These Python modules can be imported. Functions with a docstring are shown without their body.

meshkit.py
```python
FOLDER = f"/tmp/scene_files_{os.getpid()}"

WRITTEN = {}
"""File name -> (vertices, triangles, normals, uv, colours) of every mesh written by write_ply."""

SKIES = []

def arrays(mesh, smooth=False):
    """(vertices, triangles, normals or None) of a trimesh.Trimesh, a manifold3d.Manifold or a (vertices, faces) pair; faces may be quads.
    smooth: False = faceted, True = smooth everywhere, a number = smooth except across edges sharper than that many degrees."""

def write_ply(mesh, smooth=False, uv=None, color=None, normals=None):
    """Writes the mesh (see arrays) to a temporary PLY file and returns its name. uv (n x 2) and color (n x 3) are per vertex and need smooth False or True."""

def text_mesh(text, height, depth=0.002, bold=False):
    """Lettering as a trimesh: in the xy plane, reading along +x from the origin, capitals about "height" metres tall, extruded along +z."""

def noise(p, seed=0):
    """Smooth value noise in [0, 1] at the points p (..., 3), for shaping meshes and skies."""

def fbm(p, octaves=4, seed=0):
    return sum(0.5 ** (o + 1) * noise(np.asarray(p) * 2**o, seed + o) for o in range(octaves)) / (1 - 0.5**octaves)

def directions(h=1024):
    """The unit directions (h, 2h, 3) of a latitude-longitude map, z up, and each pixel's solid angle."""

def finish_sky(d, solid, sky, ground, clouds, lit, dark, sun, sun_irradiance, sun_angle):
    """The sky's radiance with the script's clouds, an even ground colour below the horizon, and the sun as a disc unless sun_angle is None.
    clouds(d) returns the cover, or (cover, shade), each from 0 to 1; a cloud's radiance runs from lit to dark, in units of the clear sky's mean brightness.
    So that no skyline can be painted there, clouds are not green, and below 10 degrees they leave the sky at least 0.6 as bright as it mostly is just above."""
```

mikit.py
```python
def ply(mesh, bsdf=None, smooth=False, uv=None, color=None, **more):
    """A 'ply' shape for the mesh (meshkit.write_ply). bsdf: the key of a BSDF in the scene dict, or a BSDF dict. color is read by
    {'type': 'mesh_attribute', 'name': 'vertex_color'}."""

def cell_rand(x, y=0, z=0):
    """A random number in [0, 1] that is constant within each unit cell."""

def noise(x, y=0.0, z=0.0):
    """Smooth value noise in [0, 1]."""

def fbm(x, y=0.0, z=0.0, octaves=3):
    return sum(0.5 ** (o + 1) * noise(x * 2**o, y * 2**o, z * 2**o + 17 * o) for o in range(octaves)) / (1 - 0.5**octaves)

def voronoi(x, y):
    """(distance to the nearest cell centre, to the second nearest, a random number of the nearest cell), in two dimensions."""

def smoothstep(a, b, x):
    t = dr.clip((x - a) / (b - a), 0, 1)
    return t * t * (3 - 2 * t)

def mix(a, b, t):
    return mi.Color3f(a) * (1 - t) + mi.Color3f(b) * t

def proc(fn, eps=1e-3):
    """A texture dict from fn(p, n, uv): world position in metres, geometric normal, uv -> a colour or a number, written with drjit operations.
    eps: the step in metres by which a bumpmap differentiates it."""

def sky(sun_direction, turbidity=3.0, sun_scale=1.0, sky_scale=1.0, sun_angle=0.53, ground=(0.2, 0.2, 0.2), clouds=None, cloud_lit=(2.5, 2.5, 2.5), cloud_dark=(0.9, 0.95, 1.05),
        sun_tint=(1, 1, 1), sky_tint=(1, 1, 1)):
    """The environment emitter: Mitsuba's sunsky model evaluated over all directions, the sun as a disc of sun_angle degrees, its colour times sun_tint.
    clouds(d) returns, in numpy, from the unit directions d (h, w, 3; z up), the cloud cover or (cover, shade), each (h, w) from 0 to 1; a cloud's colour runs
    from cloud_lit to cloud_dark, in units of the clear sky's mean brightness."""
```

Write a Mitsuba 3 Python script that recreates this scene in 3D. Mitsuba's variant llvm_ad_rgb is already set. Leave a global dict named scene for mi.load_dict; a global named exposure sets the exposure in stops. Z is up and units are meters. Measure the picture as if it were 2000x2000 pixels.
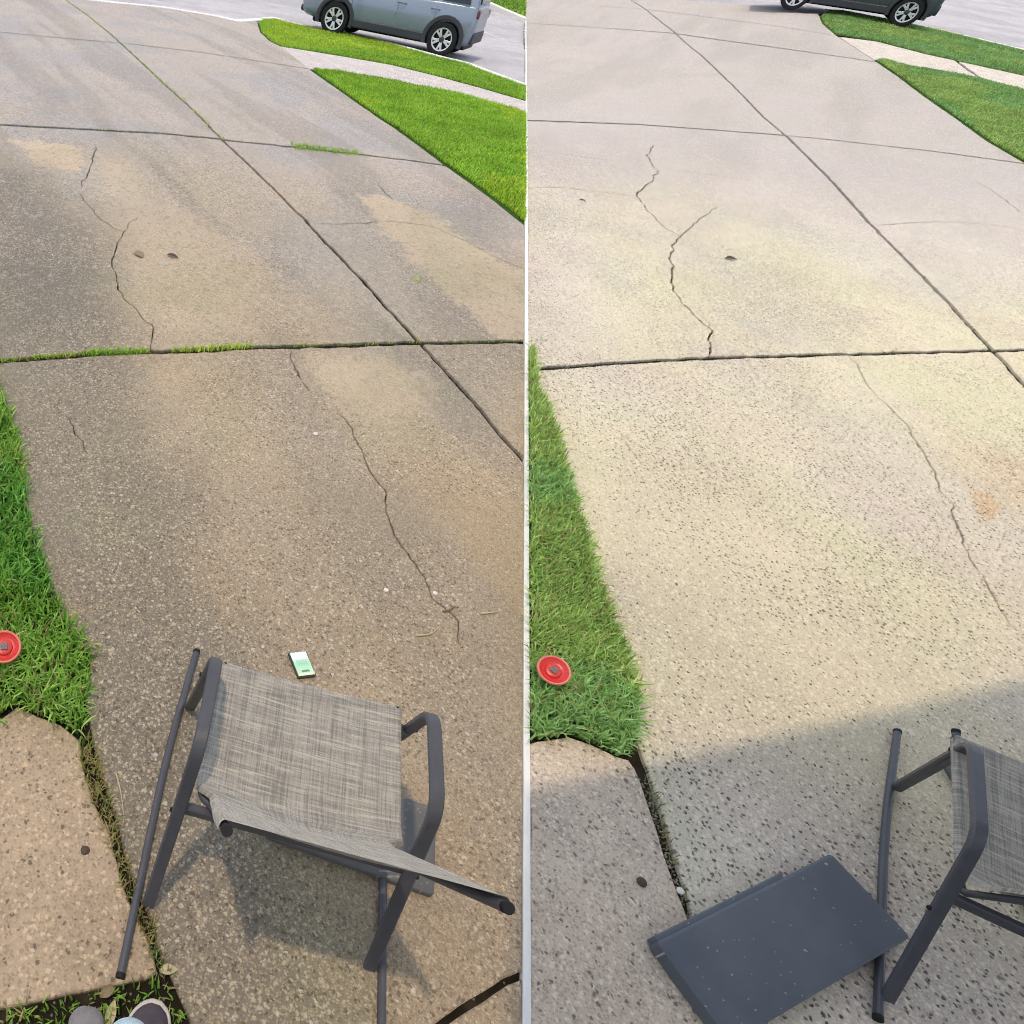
import math, random
import numpy as np, trimesh, shapely, manifold3d as m3, drjit as dr, mitsuba as mi
from shapely.geometry import Polygon, LineString, box, Point
from shapely.ops import unary_union
import mikit, meshkit
from mikit import noise, fbm, voronoi, smoothstep, mix, cell_rand

T = mi.ScalarTransform4f
scene, labels = {}, {}
RNG = np.random.default_rng(7)

# ---------------------------------------------------------------- camera, light, exposure
exposure = 2.55
CAM = np.array([0.0, 0.0, 2.175])
FWD, UP = np.array([0.0, 0.71688, -0.69720]), np.array([-0.16141, 0.68806, 0.70748])
scene['camera'] = {
    'type': 'perspective', 'fov': 2 * math.degrees(math.atan(1000 / 1436.2)), 'fov_axis': 'x', 'near_clip': 0.05, 'far_clip': 3000.0,
    'principal_point_offset_x': 0.35147, 'to_world': T().look_at(origin=CAM.tolist(), target=(CAM + FWD).tolist(), up=UP.tolist())}
SUN = np.array([-0.25, -0.12, 0.96]); SUN /= np.linalg.norm(SUN)
scene['sky'] = mikit.sky(SUN.tolist(), turbidity=3, sun_scale=0.18, sun_tint=(1.05, 1.0, 0.92), sun_angle=1.6, clouds=lambda d: 0.72 + 0 * d[..., 0], cloud_lit=(1.64, 1.71, 1.84))

PLAN = {
    'seam': [(11.52,38.034),(10.077,32.39),(7.374,22.159),(4.636,13.013),(3.738,10.019),(3.187,8.154),(2.839,6.931),(2.619,6.126),(2.447,5.48),(2.304,4.939),(2.184,4.477),(2.08,4.075),(1.989,3.721),(1.908,3.406),(1.836,3.124),(1.771,2.869),(1.712,2.638),(1.652,2.406),(1.598,2.195),(1.549,2.003),(1.504,1.827),(1.463,1.666),(1.425,1.517),(1.393,1.393),(1.364,1.277),(1.336,1.168),(1.31,1.067),(1.285,0.971),(1.262,0.881),(1.241,0.796),(1.22,0.716),(1.201,0.64),(1.182,0.568),(1.164,0.496),(1.147,0.429),(1.13,0.365),(1.115,0.304)],
    'drive_left': [(-6.369,14.932),(-6.127,15.236),(-5.877,15.552),(-5.616,15.88),(-5.345,16.221),(-4.998,16.421),(-4.642,16.626),(-4.278,16.835),(-3.905,17.049),(-3.523,17.269),(-3.133,17.493),(-2.732,17.723),(-2.317,18.0),(-1.889,18.285),(-1.449,18.579),(-0.915,18.571),(-0.381,18.564),(0.096,18.242),(0.502,18.909),(0.531,18.408),(0.563,16.794),(0.715,15.589),(0.901,15.017),(1.086,13.867),(1.257,12.774),(1.357,12.238),(1.633,10.835),(1.861,9.712),(1.99,9.203),(2.116,8.595),(2.265,7.884),(2.415,7.35),(2.55,6.861),(2.662,6.397),(2.774,5.983),(2.648,5.552),(2.538,5.169),(2.441,4.828),(2.353,4.52),(2.274,4.239),(2.201,3.983),(2.135,3.747),(2.074,3.529),(2.017,3.326),(1.965,3.138),(1.916,2.963),(1.87,2.799),(1.827,2.645),(1.786,2.501),(1.748,2.365),(1.713,2.237),(1.679,2.116),(1.647,2.002),(1.616,1.893),(1.588,1.791),(1.56,1.693),(1.535,1.6),(1.51,1.511),(1.486,1.427),(1.464,1.347),(1.442,1.27),(1.422,1.196),(1.402,1.126),(1.383,1.058),(1.365,0.993),(1.348,0.931),(1.331,0.871),(1.315,0.814),(1.299,0.759),(1.285,0.705),(1.27,0.654),(1.256,0.605),(1.243,0.557),(1.23,0.511),(1.218,0.466),(1.206,0.423),(1.194,0.382),(1.183,0.341),(1.172,0.302),(1.161,0.265),(1.111,0.258),(1.061,0.252),(1.012,0.246),(0.962,0.24),(0.913,0.235),(0.864,0.229),(0.816,0.223),(0.767,0.217),(0.719,0.211),(0.671,0.205),(0.624,0.2),(0.576,0.194),(0.529,0.188),(0.482,0.183),(0.435,0.177),(0.415,0.218),(0.393,0.26),(0.371,0.305),(0.348,0.351),(0.325,0.398),(0.301,0.448),(0.279,0.491),(0.237,0.552),(0.203,0.602),(0.183,0.666),(0.135,0.737),(0.09,0.807),(0.053,0.904),(0.02,0.969),(-0.013,1.037),(-0.067,1.157),(-0.102,1.258),(-0.13,1.357),(-0.123,1.461),(-0.179,1.54),(-0.252,1.598),(-0.321,1.737),(-0.386,1.853),(-0.469,2.01),(-0.521,2.149),(-0.565,2.278),(-0.612,2.415),(-0.686,2.611),(-0.795,2.816),(-0.847,2.892),(-0.953,3.082),(-1.066,3.287),(-1.189,3.509),(-1.334,3.696),(-1.488,3.896),(-1.653,4.111),(-1.841,4.339),(-2.043,4.585),(-2.263,4.852),(-2.405,5.21),(-2.566,5.613),(-2.749,6.072),(-2.962,6.603),(-3.219,7.241),(-3.542,8.038),(-3.965,9.075),(-4.532,10.458),(-5.3,12.328)],
    'lawn_left': [(1.257,12.774),(1.357,12.238),(1.633,10.835),(1.861,9.712),(1.99,9.203),(2.116,8.595),(2.265,7.884),(2.415,7.35),(2.55,6.861),(2.662,6.397),(2.774,5.983),(2.921,6.482),(3.098,7.072),(3.321,7.796),(3.613,8.72),(4.004,9.931),(4.526,11.537),(4.275,11.957),(3.948,12.316),(3.602,12.695),(3.185,12.815),(2.76,12.938),(2.323,13.034),(1.986,13.036),(1.648,13.039)],
    'verge_left': [(0.532,18.517),(0.563,16.794),(0.715,15.589),(0.901,15.017),(1.319,15.057),(1.704,15.053),(2.088,15.049),(2.473,15.014),(2.856,14.98),(3.193,14.72),(3.519,14.469),(3.82,14.158),(4.11,13.859),(4.382,13.519),(4.642,13.191),(4.878,12.621),(5.336,14.026),(5.215,15.117),(5.046,15.766),(4.858,16.451),(4.655,17.192),(4.275,17.481),(3.861,18.03),(3.421,18.611),(2.873,19.257),(2.389,19.312),(1.903,19.367),(1.259,19.568),(0.952,20.111),(0.646,19.488)],
    'near_grass_left': [(-1.476,3.771),(-1.3,3.588),(-1.134,3.416),(-1.023,3.224),(-0.92,3.044),(-0.823,2.877),(-0.785,2.819),(-0.677,2.613),(-0.603,2.417),(-0.556,2.28),(-0.512,2.15),(-0.461,2.012),(-0.378,1.854),(-0.314,1.738),(-0.245,1.6),(-0.171,1.541),(-0.113,1.463),(-0.113,1.36),(-0.112,1.276),(-0.105,1.165),(-0.121,1.162),(-0.178,1.197),(-0.28,1.216),(-0.329,1.243),(-0.357,1.221),(-0.374,1.177),(-0.444,1.15),(-0.513,1.124),(-0.581,1.098),(-0.604,1.169),(-0.629,1.243),(-0.655,1.321),(-0.682,1.402),(-0.711,1.487),(-0.741,1.577),(-0.772,1.671),(-0.806,1.77),(-0.841,1.874),(-0.877,1.984),(-0.916,2.1),(-0.958,2.223),(-1.001,2.354),(-1.048,2.492),(-1.097,2.64),(-1.15,2.797),(-1.206,2.965),(-1.266,3.145),(-1.331,3.338),(-1.401,3.546)],
    'sidewalk_left': [(0.901,15.017),(1.319,15.057),(1.704,15.053),(2.088,15.049),(2.473,15.014),(2.856,14.98),(3.193,14.72),(3.519,14.469),(3.82,14.158),(4.11,13.859),(4.382,13.519),(4.642,13.191),(4.878,12.621),(4.526,11.537),(4.275,11.957),(3.948,12.316),(3.602,12.695),(3.185,12.815),(2.76,12.938),(2.323,13.034),(1.986,13.036),(1.648,13.039),(1.257,12.774),(1.086,13.867)],
    'kerb_left': [(0.646,19.488),(0.952,20.111),(1.259,19.568),(1.903,19.367),(2.389,19.312),(2.873,19.257),(3.421,18.611),(3.861,18.03),(4.275,17.481),(4.655,17.192),(4.858,16.451),(5.046,15.766),(5.215,15.117),(5.336,14.026)],
    'apron_left': [(-6.369,14.932),(-6.127,15.236),(-5.877,15.552),(-5.616,15.88),(-5.345,16.221),(-4.998,16.421),(-4.642,16.626),(-4.278,16.835),(-3.905,17.049),(-3.523,17.269),(-3.133,17.493),(-2.732,17.723),(-2.317,18.0),(-1.889,18.285),(-1.449,18.579),(-0.915,18.571),(-0.381,18.564),(0.096,18.242),(0.646,19.488)],
    'pad_left': [(-0.611,1.093),(-0.553,1.113),(-0.494,1.133),(-0.434,1.154),(-0.373,1.175),(-0.328,1.24),(-0.279,1.213),(-0.177,1.194),(-0.12,1.153),(-0.089,1.087),(-0.061,1.026),(-0.035,0.967),(0.016,0.892),(0.054,0.813),(0.088,0.743),(0.118,0.695),(0.148,0.648),(0.188,0.58),(0.206,0.535),(0.146,0.515),(0.086,0.494),(0.031,0.479),(-0.023,0.463),(-0.077,0.448),(-0.126,0.434),(-0.174,0.419),(-0.221,0.406),(-0.268,0.394),(-0.315,0.381),(-0.361,0.368),(-0.375,0.409),(-0.39,0.451),(-0.405,0.494),(-0.42,0.539),(-0.436,0.586),(-0.453,0.634),(-0.47,0.684),(-0.488,0.736),(-0.507,0.79),(-0.526,0.846),(-0.546,0.904),(-0.567,0.964),(-0.589,1.027)],
    'street_far_left': [(9.171,26.225),(8.845,27.941),(8.133,30.166),(6.893,32.708),(5.823,33.308),(4.717,33.927),(3.573,34.568),(2.39,35.23),(1.2,34.158),(0.073,33.144),(-0.995,32.182),(-2.008,31.269),(-2.971,30.401),(-3.888,29.574),(-4.76,28.784),(-5.592,28.028),(-6.383,27.299),(-7.136,26.591),(-7.882,25.753),(-8.566,24.898),(-9.165,23.974),(-9.642,22.913)],
    'street_joint_left': [(7.886,21.925),(7.778,23.848),(7.097,25.188),(6.605,26.012),(6.072,26.83),(5.53,27.327),(4.969,27.834),(4.389,28.353),(3.789,28.888)],
    'J_left': [[(-4.492,20.502),(-3.26,16.872),(-2.479,14.907),(-1.823,13.079),(-1.276,11.442),(-0.712,9.717),(-0.47,9.036),(-0.257,8.452),(-0.079,7.907),(0.08,7.438),(0.311,6.874),(0.495,6.411),(0.636,6.063),(0.767,5.747),(0.944,5.287),(1.036,5.058),(1.124,4.844),(1.262,4.469),(1.338,4.275),(1.409,4.093),(1.446,4.004),(1.524,3.797),(1.563,3.702),(1.653,3.468),(1.732,3.211),(1.797,3.024),(1.844,2.874),(1.888,2.732)],[(-3.004,6.282),(-2.846,6.345),(-2.686,6.409),(-2.524,6.475),(-2.359,6.542),(-2.191,6.61),(-2.021,6.68),(-1.849,6.751),(-1.683,6.818),(-1.516,6.886),(-1.345,6.956),(-1.172,7.027),(-0.994,7.097),(-0.814,7.168),(-0.631,7.241),(-0.445,7.315),(-0.184,7.376),(0.08,7.438),(0.373,7.489),(0.505,7.533),(0.735,7.58),(0.967,7.629),(1.202,7.678),(1.439,7.727),(1.729,7.772),(2.023,7.816),(2.234,7.83),(2.445,7.845)],[(-4.595,10.001),(-4.401,10.184),(-4.201,10.373),(-3.995,10.57),(-3.781,10.774),(-3.561,10.985),(-3.333,11.205),(-3.096,11.433),(-2.785,11.589),(-2.467,11.748),(-2.14,11.912),(-1.772,12.135),(-1.391,12.366),(-1.043,12.475),(-0.69,12.586),(-0.331,12.699),(0.008,12.721),(0.348,12.744),(0.689,12.766),(1.032,12.789),(1.619,12.803)],[(-1.342,2.915),(-1.256,2.96),(-1.168,3.006),(-1.079,3.053),(-0.988,3.101),(-0.895,3.15),(-0.783,3.202),(-0.668,3.255),(-0.551,3.31),(-0.431,3.365),(-0.324,3.404),(-0.216,3.443),(-0.107,3.483),(0.004,3.523),(0.123,3.57),(0.243,3.618),(0.365,3.666),(0.489,3.715),(0.614,3.76),(0.74,3.805),(0.868,3.851),(0.998,3.898),(1.131,3.945),(1.265,3.994),(1.402,4.043),(1.538,4.089),(1.676,4.135),(1.817,4.183),(1.959,4.231),(2.104,4.28),(2.357,4.359)]],
    'J2_left': [(0.957,0.537),(1.018,0.576),(1.081,0.617),(1.145,0.658),(1.203,0.683),(1.298,0.727)],
    'J2b_left': [(0.802,0.43),(0.852,0.465),(0.904,0.5),(0.957,0.537)],
    'C_left': [[(-0.91,5.495),(-0.823,5.321),(-0.741,5.156),(-0.629,5.008),(-0.543,4.936),(-0.492,4.957),(-0.502,4.823),(-0.529,4.546),(-0.494,4.401),(-0.457,4.334),(-0.421,4.104),(-0.366,4.018),(-0.313,3.935),(-0.243,3.841),(-0.176,3.751),(-0.159,3.614),(-0.142,3.484)],[(-0.928,5.595),(-0.93,5.894),(-0.942,6.15),(-0.955,6.428),(-0.973,6.639)],[(-0.492,4.957),(-0.49,5.047),(-0.445,5.204)],[(0.622,3.701),(0.656,3.567),(0.683,3.442),(0.722,3.346)],[(0.855,3.233),(0.889,3.146),(0.922,3.062),(0.947,2.958),(0.97,2.858),(0.988,2.787),(1.004,2.719),(1.021,2.653),(1.045,2.609),(1.033,2.486),(1.04,2.416),(1.046,2.349),(1.083,2.268),(1.101,2.222),(1.12,2.178),(1.138,2.134),(1.159,2.07),(1.179,2.008),(1.215,1.963),(1.241,1.914),(1.245,1.846),(1.248,1.78)],[(0.865,5.635),(0.956,5.678),(1.048,5.722),(1.141,5.766),(1.236,5.811),(1.338,5.875),(1.441,5.94),(1.538,5.955),(1.635,5.97),(1.733,5.984),(1.831,5.999),(1.911,5.928),(1.989,5.858),(2.058,5.779),(2.125,5.703),(2.191,5.628),(2.27,5.548),(2.348,5.469),(2.451,5.394)],[(1.492,6.808),(1.535,6.628),(1.576,6.457)],[(-0.486,2.784),(-0.446,2.723),(-0.408,2.663),(-0.37,2.605),(-0.333,2.548)],[(1.215,1.963),(1.239,1.991),(1.263,1.988)]],
    'drive_right': [(10.153,36.898),(11.437,37.71),(12.063,37.118),(12.528,36.137),(12.88,34.966),(13.156,33.734),(13.385,32.519),(13.585,31.361),(13.77,30.281),(13.948,29.286),(14.327,28.401),(14.615,27.624),(14.928,26.967),(15.197,25.526),(15.612,25.636),(15.388,25.108),(14.846,23.953),(14.268,22.312),(14.023,21.489),(13.629,20.166),(13.338,19.192),(12.778,17.417),(12.226,15.848),(11.709,14.266),(11.22,12.863),(11.077,12.301),(10.945,11.781),(10.846,11.316),(10.755,10.882),(10.67,10.476),(10.591,10.096),(9.868,9.214),(9.218,8.428),(8.636,7.729),(8.121,7.112),(7.666,6.569),(7.265,6.088),(6.908,5.659),(6.588,5.275),(6.3,4.928),(6.039,4.613),(5.801,4.326),(5.584,4.064),(5.385,3.822),(5.201,3.599),(5.03,3.392),(4.871,3.199),(4.724,3.02),(4.586,2.852),(4.457,2.696),(4.335,2.548),(4.221,2.41),(4.114,2.279),(4.012,2.156),(3.916,2.039),(3.826,1.929),(3.74,1.825),(3.658,1.725),(3.58,1.631),(3.506,1.541),(3.436,1.455),(3.368,1.373),(3.304,1.295),(3.242,1.221),(3.184,1.149),(3.127,1.081),(3.073,1.015),(3.021,0.952),(2.972,0.892),(2.924,0.833),(2.878,0.777),(2.833,0.723),(2.79,0.672),(2.749,0.621),(2.709,0.573),(2.671,0.527),(2.634,0.482),(2.598,0.438),(2.538,0.431),(2.478,0.423),(2.418,0.416),(2.359,0.409),(2.3,0.402),(2.242,0.395),(2.183,0.388),(2.126,0.381),(2.068,0.374),(2.011,0.367),(1.954,0.36),(1.897,0.353),(1.841,0.347),(1.785,0.34),(1.781,0.374),(1.777,0.409),(1.772,0.446),(1.768,0.483),(1.767,0.522),(1.766,0.562),(1.765,0.604),(1.764,0.647),(1.766,0.706),(1.769,0.769),(1.771,0.84),(1.773,0.914),(1.784,1.006),(1.788,1.094),(1.795,1.158),(1.803,1.225),(1.809,1.342),(1.818,1.477),(1.827,1.571),(1.868,1.674),(1.883,1.805),(1.896,1.824),(1.906,1.932),(1.902,2.062),(1.909,2.219),(1.931,2.404),(1.961,2.652),(1.97,2.869),(2.015,3.174),(2.031,3.362),(2.049,3.563),(2.032,3.728),(2.114,4.085),(2.107,4.177),(1.946,4.212),(2.012,4.499),(2.086,4.816),(2.169,5.168),(2.262,5.563),(2.37,6.012),(2.496,6.529),(2.649,7.147),(2.845,7.914),(3.106,8.905),(3.459,10.221),(3.939,11.994),(4.604,14.442),(5.57,17.998),(6.946,23.117),(7.915,27.127),(8.886,31.362)],
    'lawn_right': [(13.338,19.192),(12.778,17.417),(12.226,15.848),(11.709,14.266),(11.22,12.863),(11.077,12.301),(10.945,11.781),(10.846,11.316),(10.755,10.882),(10.67,10.476),(10.591,10.096),(11.526,11.248),(12.629,12.613),(14.07,14.375),(15.988,16.705),(15.737,16.986),(15.478,17.276),(15.211,17.575),(14.952,17.801),(14.687,18.033),(14.383,18.177),(14.121,18.384),(13.726,18.731),(13.558,19.28)],
    'verge_right': [(15.388,25.108),(14.846,23.953),(14.268,22.312),(14.496,21.897),(14.763,21.569),(14.905,20.932),(15.094,20.402),(15.633,20.061),(15.98,19.875),(16.321,19.691),(16.657,19.511),(16.983,19.225),(17.3,18.946),(17.609,18.674),(20.203,21.825),(20.144,22.51),(20.082,23.235),(20.015,24.004),(19.715,24.341),(19.407,24.687),(19.091,25.042),(18.766,25.407),(18.128,25.763),(17.397,25.999),(16.644,26.248),(16.095,26.101)],
    'near_grass_right': [(1.946,4.212),(2.11,4.19),(2.145,4.177),(2.128,4.09),(2.045,3.732),(2.062,3.566),(2.043,3.365),(2.026,3.177),(1.981,2.872),(1.972,2.654),(1.941,2.406),(1.919,2.221),(1.911,2.064),(1.915,1.934),(1.905,1.826),(1.892,1.807),(1.876,1.676),(1.835,1.573),(1.775,1.448),(1.717,1.415),(1.664,1.438),(1.561,1.469),(1.481,1.442),(1.403,1.416),(1.298,1.385),(1.317,1.47),(1.337,1.558),(1.358,1.651),(1.381,1.748),(1.404,1.851),(1.429,1.96),(1.455,2.074),(1.483,2.195),(1.512,2.324),(1.543,2.46),(1.577,2.605),(1.612,2.759),(1.65,2.924),(1.69,3.101),(1.734,3.29),(1.78,3.494),(1.831,3.714),(1.886,3.952)],
    'sidewalk_right': [(14.192,21.964),(14.721,21.496),(14.883,20.895),(15.094,20.402),(15.633,20.061),(15.98,19.875),(16.321,19.691),(16.657,19.511),(16.983,19.225),(17.3,18.946),(17.609,18.674),(15.988,16.705),(15.737,16.986),(15.478,17.276),(15.211,17.575),(14.952,17.801),(14.687,18.033),(14.383,18.177),(14.121,18.384),(13.726,18.731),(13.558,19.28),(13.338,19.192),(13.629,20.166)],
    'kerb_right': [(16.095,26.101),(16.644,26.248),(17.397,25.999),(18.128,25.763),(18.766,25.407),(19.091,25.042),(19.407,24.687),(19.715,24.341),(20.015,24.004),(20.082,23.235),(20.144,22.51),(20.203,21.825)],
    'apron_right': [(10.153,36.898),(11.437,37.71),(12.063,37.118),(12.528,36.137),(12.88,34.966),(13.156,33.734),(13.385,32.519),(13.585,31.361),(13.77,30.281),(13.948,29.286),(14.327,28.401),(14.615,27.624),(14.928,26.967),(15.197,25.526),(16.095,26.101)],
    'pad_right': [(1.295,1.376),(1.401,1.407),(1.479,1.434),(1.559,1.461),(1.661,1.43),(1.714,1.407),(1.759,1.403),(1.765,1.315),(1.756,1.204),(1.749,1.088),(1.751,1.01),(1.747,0.947),(1.745,0.887),(1.744,0.83),(1.745,0.781),(1.747,0.734),(1.748,0.689),(1.749,0.645),(1.75,0.602),(1.752,0.561),(1.753,0.52),(1.754,0.481),(1.755,0.444),(1.756,0.407),(1.757,0.371),(1.758,0.337),(1.705,0.33),(1.652,0.324),(1.599,0.317),(1.547,0.311),(1.495,0.305),(1.443,0.299),(1.391,0.292),(1.34,0.286),(1.289,0.28),(1.238,0.274),(1.188,0.268),(1.137,0.262),(1.087,0.256),(1.038,0.25),(1.046,0.286),(1.055,0.325),(1.064,0.364),(1.073,0.404),(1.083,0.446),(1.092,0.49),(1.103,0.534),(1.113,0.581),(1.124,0.629),(1.136,0.679),(1.148,0.73),(1.16,0.784),(1.173,0.84),(1.186,0.897),(1.2,0.958),(1.214,1.02),(1.229,1.085),(1.244,1.153),(1.261,1.224),(1.278,1.298)],
    'street_joint_right': [(29.019,42.029),(28.993,40.184),(28.969,38.487),(29.229,37.556),(29.478,36.667),(29.635,35.601),(29.784,34.592),(29.925,33.636)],
    'J_right': [[(14.253,37.484),(12.931,30.924),(12.578,28.774),(11.714,24.516),(10.628,20.46),(9.979,18.307),(9.424,16.496),(8.915,14.932),(8.472,13.59),(8.061,12.16),(7.661,10.962),(7.319,9.948),(6.953,8.949),(6.653,8.12),(6.486,7.585),(6.346,7.116),(6.228,6.701),(6.128,6.352),(6.04,6.034),(5.936,5.678),(5.843,5.355),(5.769,5.089),(5.702,4.843),(5.646,4.634),(5.595,4.437),(5.547,4.252),(5.502,4.077),(5.46,3.912)],[(3.654,11.067),(4.127,11.273),(4.508,11.503),(4.891,11.715),(5.274,11.906),(5.655,12.074),(6.031,12.219),(6.339,12.262),(6.641,12.292),(6.937,12.312),(7.228,12.322),(7.514,12.325),(7.797,12.323),(8.076,12.318),(8.381,12.274),(8.684,12.231),(8.943,12.171),(9.201,12.115),(9.46,12.063),(9.719,12.016),(10.143,11.92),(10.436,11.845),(10.734,11.779),(11.037,11.724)],[(7.852,27.192),(8.887,27.623),(9.494,27.508),(10.011,27.17),(10.452,26.686),(10.834,26.115),(11.262,25.205),(11.622,24.281),(11.761,23.431),(11.888,22.634),(12.047,21.854),(12.222,21.171),(12.416,20.581),(12.61,20.078),(12.824,19.645),(13.059,19.275),(13.271,18.974)],[(1.85,3.861),(2.054,3.948),(2.199,4.008),(2.348,4.069),(2.499,4.132),(2.654,4.195),(2.81,4.256),(2.969,4.317),(3.132,4.379),(3.297,4.443),(3.459,4.5),(3.623,4.557),(3.791,4.616),(3.961,4.676),(4.151,4.741),(4.343,4.808),(4.54,4.876),(4.741,4.945),(4.945,5.016),(5.136,5.081),(5.329,5.148),(5.527,5.215),(5.728,5.284),(5.933,5.354),(6.141,5.425),(6.399,5.511),(6.663,5.599),(6.933,5.689)]],
    'J3_right': [[(11.627,30.931),(12.134,29.883),(12.559,28.799),(12.832,27.573),(13.082,26.449),(13.327,25.317),(13.572,24.317),(13.721,23.742),(13.922,22.923),(14.164,22.242)]],
    'side_joint_right': [(15.76,20.415),(15.572,20.022),(14.769,18.12),(14.633,17.814)],
    'C_right': [[(5.572,10.701),(5.175,9.93),(4.976,9.308),(4.974,9.155),(4.642,8.561),(4.207,7.887),(4.152,7.596),(4.104,7.328),(4.09,7.126),(4.078,6.936),(4.129,6.775),(4.102,6.683),(3.947,6.425),(3.802,6.186),(3.705,5.831),(3.546,5.468),(3.545,5.342),(3.544,5.221),(3.543,5.104),(3.551,4.989),(3.56,4.878),(3.47,4.667),(3.385,4.47)],[(4.183,7.827),(4.051,7.811),(3.92,7.794),(3.79,7.776),(3.663,7.761),(3.537,7.744),(3.411,7.728),(3.251,7.629),(3.095,7.532),(2.942,7.438)],[(4.108,6.697),(4.244,6.895),(4.453,7.166),(4.678,7.46),(5.009,7.887)],[(4.51,4.876),(4.471,4.728),(4.433,4.585),(4.398,4.449),(4.364,4.319),(4.375,4.185),(4.382,4.05),(4.345,3.931),(4.31,3.817),(4.276,3.699),(4.243,3.585),(4.169,3.424),(4.151,3.338),(4.134,3.254),(4.063,3.125),(4.005,2.995),(3.966,2.903),(3.929,2.815),(3.911,2.747),(3.894,2.682),(3.878,2.618),(3.86,2.558),(3.843,2.5),(3.827,2.443),(3.824,2.383)],[(6.743,8.083),(6.902,8.171),(7.063,8.259),(7.225,8.347),(7.39,8.436),(7.528,8.485),(7.668,8.534),(7.808,8.583),(7.949,8.631),(8.084,8.646),(8.219,8.661),(8.355,8.676),(8.467,8.665),(8.579,8.654),(8.692,8.644),(8.804,8.634)],[(9.481,10.595),(9.408,10.298),(9.339,10.016),(9.246,9.755),(9.156,9.505),(9.07,9.265)],[(2.435,3.419),(2.442,3.335),(2.449,3.253),(2.456,3.174)]],
    'shade_right': [(1.395,1.318),(1.473,1.286),(1.573,1.303),(1.674,1.321),(1.767,1.344),(1.862,1.368),(1.957,1.393),(2.069,1.438),(2.183,1.485),(2.3,1.532),(2.417,1.574),(2.537,1.616),(2.66,1.659),(2.761,1.704),(2.864,1.75),(2.97,1.798),(3.078,1.846),(3.211,1.903),(3.348,1.962),(3.489,2.022),(3.634,2.084)],
    'patch1': [(-1.657,6.422),(-1.486,6.429),(-1.315,6.435),(-1.143,6.442),(-0.972,6.448),(-0.972,5.922),(-1.184,5.924),(-1.397,5.925),(-1.61,5.927)],
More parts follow.
